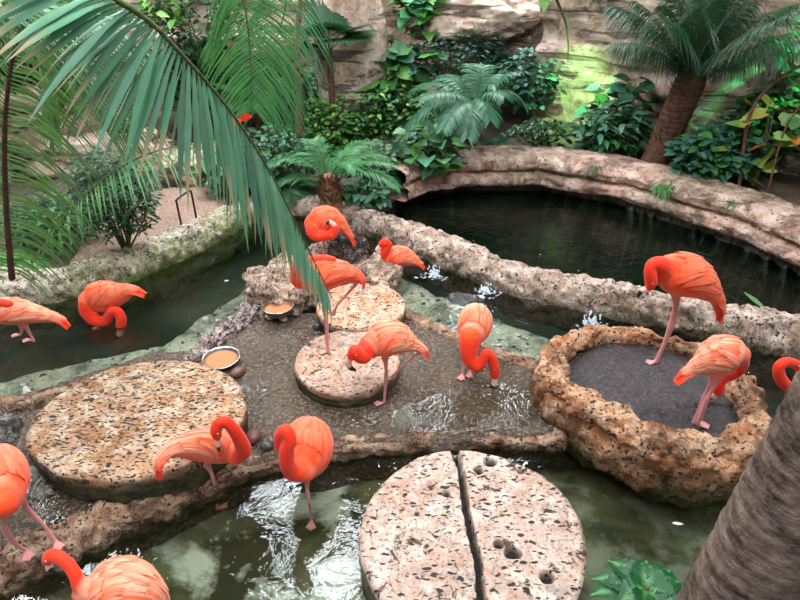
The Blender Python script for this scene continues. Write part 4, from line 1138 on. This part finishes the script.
# near leafy plants at the bottom right
def rosette(label, base, n, L, w, col):
    root = empty('leafy_plant'); b = V(base)
    for i in range(n):
        a = i*2.4+.3; e = .7*random.uniform(.3, 1.3)
        d = V((math.cos(a)*math.cos(e), math.sin(a)*math.cos(e), math.sin(e)*.6)); nr_ = (V((0, 0, 1))-d*d.z).normalized()
        mb = MB(); s = d.cross(nr_).normalized(); m = 20; vs = []; cs = []; c0 = jc(col, .4)
        for k in range(m):
            t = k/(m-1); q = b+d*L*t*1.0+V((0, 0, .14-.5*L*t*t)); ww = w*math.sin(math.pi*min(1, (.06+t*.94)**.8))**.8*(1+.09*(-1)**k)
            for j, f in ((-1, 1), (-.5, .5), (0, 0), (.5, .5), (1, 1)):
                vs.append(q+s*ww*j+nr_*(ww*.30*f+.004*math.sin(k*2.1+j*3))); cs.append(mixc(c0, (.25, .55, .2), .6 if j == 0 else 0))
        mb.add(vs, [(k*5+j, k*5+j+1, (k+1)*5+j+1, (k+1)*5+j) for k in range(m-1) for j in range(4)], cs)
        mb.build('leaf', M['leaf'], root)
    sb = MB(); tube(sb, [b-V((0, 0, .25)), b+V((0, 0, .15))], [.02, .015], seg=8, n=6); sb.build('stem', M['stem'], root)
    tag(root, label, 'plant'); grp(root, b-V((0, 0, .25)))
rosette('bright green broad leaf plant at the bottom beside the near trunk', Q(640, 606, 1.75), 11, .27, .078, (.006, .085, .018))
rosette('green leaf plant in the bottom right corner behind the trunk', Q(806, 610, 1.7), 7, .16, .045, (.03, .20, .04))

# background ferns and grasses
def fern(label, base, n, L, col, leafL=.10, w=.007, name='fern', el=(.4, 1.2), nl=26):
    root = empty(name); b = V(base)
    for i in range(n):
        a = 6.283*i/n+random.uniform(-.3, .3)
        frond(arch(b, a, L*random.uniform(.7, 1.1), random.uniform(*el), random.uniform(.5, 1.0)), root, leafL, nl, w, col, droop=.25, rr=.004)
    tag(root, label, 'fern'); grp(root, b)
fern('wide fern behind the near frond tip left of the cycad', G(265, 178, .25), 10, .7, (.05, .19, .06), .16)
fern('fern spreading above the cycad in front of the shrubs', G(350, 160, .3), 10, .65, (.07, .24, .09), .16)
fern('long fronded fern in the dark gap by the brown stem', G(300, 150, .35), 10, .85, (.05, .17, .07), .2)
fern('fern below the bright shrub at the pond corner', G(392, 168, .4), 9, .55, (.05, .18, .06), .14)
fern('pale arching fern in front of the small tree fern palm', G(438, 120, .7), 8, .8, (.14, .33, .16), .22, .010)
fern('small fern at the foot of the tree fern palm', G(500, 148, .5), 8, .4, (.04, .14, .06), .12)
fern('fern high on the left wall behind the fronds', (-4.2, 8.2, 1.3), 10, .9, (.04, .14, .05), .2)
fern('fern at the base of the left wall', (-5.2, 7.4, .5), 9, .8, (.05, .17, .05), .2)
fern('fern growing at the top behind the tree fern palm', (1.4, 9.1, 1.3), 9, .6, (.04, .14, .07), .15)
fern('dark fern behind the dark stalked frond at left', G(40, 225, .2), 9, .7, (.05, .17, .05), .18)
fern('bright fern tuft by the green patch at left edge', G(20, 262, .2), 7, .45, (.10, .3, .06), .12)
fern('dark fern filling the gap under the bright hanging frond', G(255, 155, .3), 11, .85, (.045, .16, .06), .2)
fern('fern leaning out over the mossy rim corner', G(290, 192, .2), 9, .6, (.07, .22, .08), .15)
fern('tall fern between the small fan palm and the bare stem', G(285, 138, .4), 11, 1.0, (.04, .15, .06), .22)
fern('fern standing behind the bright shrub at the pillar foot', G(365, 125, .5), 10, .8, (.05, .19, .08), .18)
fern('blue green fern at the back beside the sandstone trim', (1.0, 8.6, .9), 10, .7, (.05, .17, .11), .18)
def tuft(label, base, n, L, col, down=False):
    mb = MB(); b = V(base)
    for i in range(n):
        a = random.uniform(0, 6.28)
        d = V((math.cos(a), math.sin(a)-.3, random.uniform(.2, 1.2) if not down else random.uniform(-.4, .5))).normalized()
        leaflet(mb, b+V((random.gauss(0, .03), random.gauss(0, .02), 0)), d, L*random.uniform(.5, 1.1), .006, .8, jc(col, .35), V((0, -.4, 1)).normalized(), 5)
    o = mb.build('grass_tuft', M['leaf']); rebase(o, b); tag(o, label, 'grass')
tuft('green grass tuft hanging on the bank below the date palm', W(664, 186, .55), 70, .16, (.08, .26, .05), True)
tuft('dark moss tuft hanging over the middle of the bank', W(597, 165, .55), 50, .16, (.05, .13, .04), True)
tuft('sparse weed tuft on the bank right of the grass', W(735, 202, .55), 30, .13, (.06, .16, .04), True)
tuft('spiky green tuft on soil left of the date palm', W(598, 150, .5), 80, .22, (.09, .28, .06))
tuft('thin brown weed hanging over the bank at left', W(505, 160, .5), 22, .15, (.12, .12, .05), True)
# thin stems
def cane(label, pp, r, mat='bark'):
    mb = MB(); P = [Q(*p) for p in pp]; tube(mb, P, [r*(1-.5*i/len(P)) for i in range(len(P))], seg=8, n=40)
    o = mb.build('bare_stem', M[mat]); rebase(o, P[0]); tag(o, label, 'stem')
cane('slim reddish brown bare stem standing left of the fan palm', [(299, 135, 7.2), (299, 100, 7.2), (297, 50, 7.2), (302, -20, 7.2)], .045, 'fibre')
cane('dark diagonal cane crossing the right wall', [(738, 190, 6.4), (752, 110, 6.5), (790, 72, 6.6), (830, 55, 6.6)], .022)
cane('thin leaning cane at the right edge', [(768, 190, 6.2), (785, 130, 6.3), (812, 90, 6.4)], .012)
# hanging vine left of the right wall
mb = MB()
P = [Q(*p) for p in [(552, -10, 8.0), (563, 15, 8.0), (568, 35, 8.0), (568, 62, 8.0)]]
tube(mb, P, [.018, .016, .013, .006], seg=7, n=30); o = mb.build('hanging_vine', M['stem']); rebase(o, P[0]); tag(o, 'leafy vine dangling in front of the pale wall at top', 'vine')
lb = MB()
for i in range(26):
    t = random.uniform(-.6, .1); p = P[0]-P[0]+V((random.gauss(0, .16), random.gauss(0, .05), random.uniform(-.1, .12)))
    leafshape(lb, p, V((random.gauss(0, 1), -.3, random.gauss(0, .4))).normalized(), V((0, -.5, 1)).normalized(), .16, .05, jc(LIM, .2))
lb.build('foliage', M['leaf'], o)
# red leaf among the fronds
mb = MB(); p = Q(241, 120, 5.6)
for k in range(4): leafshape(mb, p, V((.8-.5*k, -.2, .5-.25*k)).normalized(), V((0, -1, .6)).normalized(), .14, .04, jc((.75, .05, .02), .2))
o = mb.build('red_leaf', M['red_leaf']); rebase(o, p); tag(o, 'small red bract showing between the green fronds', 'leaf')
# floating leaf in the pond and specks in the channels
mb = MB(); p = W(744, 292, .085); e = W(768, 312, .085)
leafshape(mb, p, (e-p).normalized(), V((0, 0, 1)), (e-p).length, .03, (.14, .30, .10), droop=0)
o = mb.build('fallen_leaf', M['leaf']); rebase(o, p); tag(o, 'long green leaf floating in the dark pond', 'leaf')
for k, (x, y, z, l) in enumerate([(432, 274, .004, 'small pale feather floating under the channel splash'), (224, 281, .004, 'tiny pale feather floating in the left channel'), (672, 523, -.07, 'small white feather floating near the bottom right plant'), (414, 277, .004, 'tiny white feather floating beside the small channel flamingo'), (592, 328, .004, 'white feather floating behind the mud basin')]):
    mb = MB(); leafshape(mb, V((0, 0, 0)), V((.8, .5-.3*k, 0)).normalized(), V((0, 0, 1)), .05 if k != 2 else .07, .012, (.85, .85, .8), droop=0, fold=.1)
    o = mb.build('feather', M['leaf']); o.location = W(x, y, z); tag(o, l, 'feather')

# water spouts over the rim
def spout(px, py, label, h=.16):
    mb = MB(); b = W(px, py, .0)
    for i in range(16):
        p = b+V((random.gauss(0, .03), random.gauss(0, .02), 0)); q = p+V((random.gauss(0, .02), .05, random.uniform(.2, .75)*h))
        for j in range(4):
            c = p.lerp(q, random.random()**1.4)+V((random.gauss(0, .012), 0, 0)); tube(mb, [c, c+V((0, .004, random.uniform(.006, .02)))], [random.uniform(.003, .008)]*2, seg=6, n=3)
    for i in range(40):
        a = random.uniform(0, 6.28); r = random.uniform(.02, .11); s = b+V((r*math.cos(a)*1.3, r*math.sin(a), .003))
        tube(mb, [s, s+V((.015, .004, .002))], [.004, .003], seg=5, n=4)
    o = mb.build('water_spout', M['foam']); rebase(o, b); tag(o, label, 'splash', kind='stuff')
spout(434, 276, 'white splash falling from the rim into the middle channel at left')
spout(592, 326, 'white splash falling from the rim behind the mud basin')
spout(486, 293, 'small splash at the foot of the rim above the lowered flamingo', .10)

# ------------------------------------------------------------------ near trunk
def near_trunk():
    root = empty('palm_tree')
    b = Q(735, 600, .87); x, y = b.x, b.y
    n = 560; seg = 56; vs = []; z0, z1 = -.35, 4.3
    for i in range(n):
        z = z0+(z1-z0)*i/n
        ring = (z/.042 + .25*noise.noise(V((0, 0, z*9)))) % 1
        r = .112*(1+.05*(1-ring)**2 - .035*(1 if ring < .1 else 0)) - .006*z*.3
        for k in range(seg):
            a = 2*math.pi*k/seg
            rr = r*(1+.025*fb(V((math.cos(a)*2, math.sin(a)*2, z*9)), 1, 4))
            zz = z+.010*noise.noise(V((math.cos(a)*1.5, math.sin(a)*1.5, z*3)))
            vs.append((x+.068*(z-1.57)+rr*math.cos(a), y+rr*math.sin(a), zz))
    fs = [(i*seg+k, i*seg+(k+1) % seg, (i+1)*seg+(k+1) % seg, (i+1)*seg+k) for i in range(n-1) for k in range(seg)]
    mb = MB(); mb.add(vs, fs); mb.build('trunk', M['trunk'], root)
    top = V((x+.18, y, z1))
    for i in range(12):
        frond(arch(top, i*.52+.2, 1.9, random.uniform(.4, 1.0), random.uniform(.3, .5)), root, .4, 44, .012, (.05, .17, .06), droop=.5, fwd=.5)
    tag(root, 'grey brown ringed palm trunk leaning in from the bottom right corner', 'palm')
    grp(root, (x, y, z0))
near_trunk()
# unseen palm, added only so the pools have a crown to mirror
for i, (x, y, h, l) in enumerate([(-5.4, 7.4, 4.4, 'unseen tall palm added at far left for the pools to mirror')]):
    palm('mirror_palm', l, 'palm', (x, y, .4), 16, 1.9, (.04, .14, .05), trunk_h=h-.4, tr=.07, leafL=.4, nl=34, w=.013, el=(.0, 1.1), sag=(.3, .6), droop=.6)

# ------------------------------------------------------------------ roof, light
mb = MB()
def box(mb, c, s):
    x, y, z = c; a, b, d = (q/2 for q in s)
    vs = [(x+i*a, y+j*b, z+k*d) for i in (-1, 1) for j in (-1, 1) for k in (-1, 1)]
    mb.add(vs, [(0, 1, 3, 2), (4, 6, 7, 5), (0, 4, 5, 1), (2, 3, 7, 6), (0, 2, 6, 4), (1, 5, 7, 3)])
ZR = 6.6
for i in range(11): box(mb, (-10+i*2.0, 4.5, ZR), (.12, 18, .18))
for i in range(16): box(mb, (0, -4+i*1.2, ZR-.05), (20, .07, .1))
o = mb.build('ceiling', M['beam'], smooth=False); tag(o, kind='structure')

def area(x, y, z, sx, sy, e, col=(1, 1, 1), rot=(0, 0, 0)):
    l = bpy.data.lights.new('skylight', 'AREA'); l.shape = 'RECTANGLE'; l.size = sx; l.size_y = sy; l.energy = e; l.color = col
    o = bpy.data.objects.new('skylight', l); COL.objects.link(o); o.location = (x, y, z); o.rotation_euler = rot; return o
RAD = 34.0     # radiance of the skylight panes
def pane(x, y, sx, sy, k=1.0): area(x, y, ZR+.25, sx, sy, RAD*k*math.pi*sx*sy, (.90, .96, 1.0))
pane(-3.6, 8.9, 3.0, 2.0); pane(1.4, 10.8, 3.0, 2.2); pane(-1.4, 6.9, 1.7, 1.6); pane(-6.5, 7.0, 2.4, 2.0)
pane(-4, 2.0, 1.7, 1.7, .8); pane(0, 1.8, 1.8, 1.8, 1.3); pane(4, 2.4, 1.7, 1.7, 1.2); pane(0, -2, 1.8, 1.6, 1.0)  # unseen panes added for general lighting, not mirrored in the pools
w = bpy.data.worlds.new('world'); SC.world = w; w.use_nodes = True
bgn = w.node_tree.nodes['Background']; bgn.inputs[0].default_value = (.80, .88, 1, 1); bgn.inputs[1].default_value = .22
def spot(loc, tgt, e, col, size=R(50), rad=.08):
    l = bpy.data.lights.new('spot_lamp', 'SPOT'); l.energy = e; l.color = col; l.spot_size = size; l.spot_blend = .6; l.shadow_soft_size = rad
    o = bpy.data.objects.new('spot_lamp', l); COL.objects.link(o); o.location = loc
    o.rotation_euler = (V(tgt)-V(loc)).to_track_quat('-Z', 'Y').to_euler()
spot((4.3, 6.6, 2.5), tuple(Q(785, 60, 6.9)), 500, (.1, 1, .35), R(42))
spot((2.2, 7.8, 2.4), tuple(Q(575, 85, 8.4)), 480, (.35, 1, .3), R(50))
spot((-2.6, 6.0, 1.6), tuple(Q(62, 215, 5.6)), 90, (.1, 1, .5), R(22))  # added spot, its green light stands in for a green item
for x, y in ((1.28, 9.1), (2.7, 8.9), (4.8, 7.0)):  # unseen point lights added to raise glints on the pond
    l = bpy.data.lights.new('glint_light', 'POINT'); l.energy = 70; l.color = (.85, .93, 1); l.shadow_soft_size = .12
    o = bpy.data.objects.new('glint_light', l); COL.objects.link(o); o.location = (x, y, 3.15)

vs_ = SC.view_settings
vs_.view_transform = 'Standard'; vs_.look = 'None'; vs_.gamma = 1; vs_.use_curve_mapping = False
vs_.exposure = 0.03
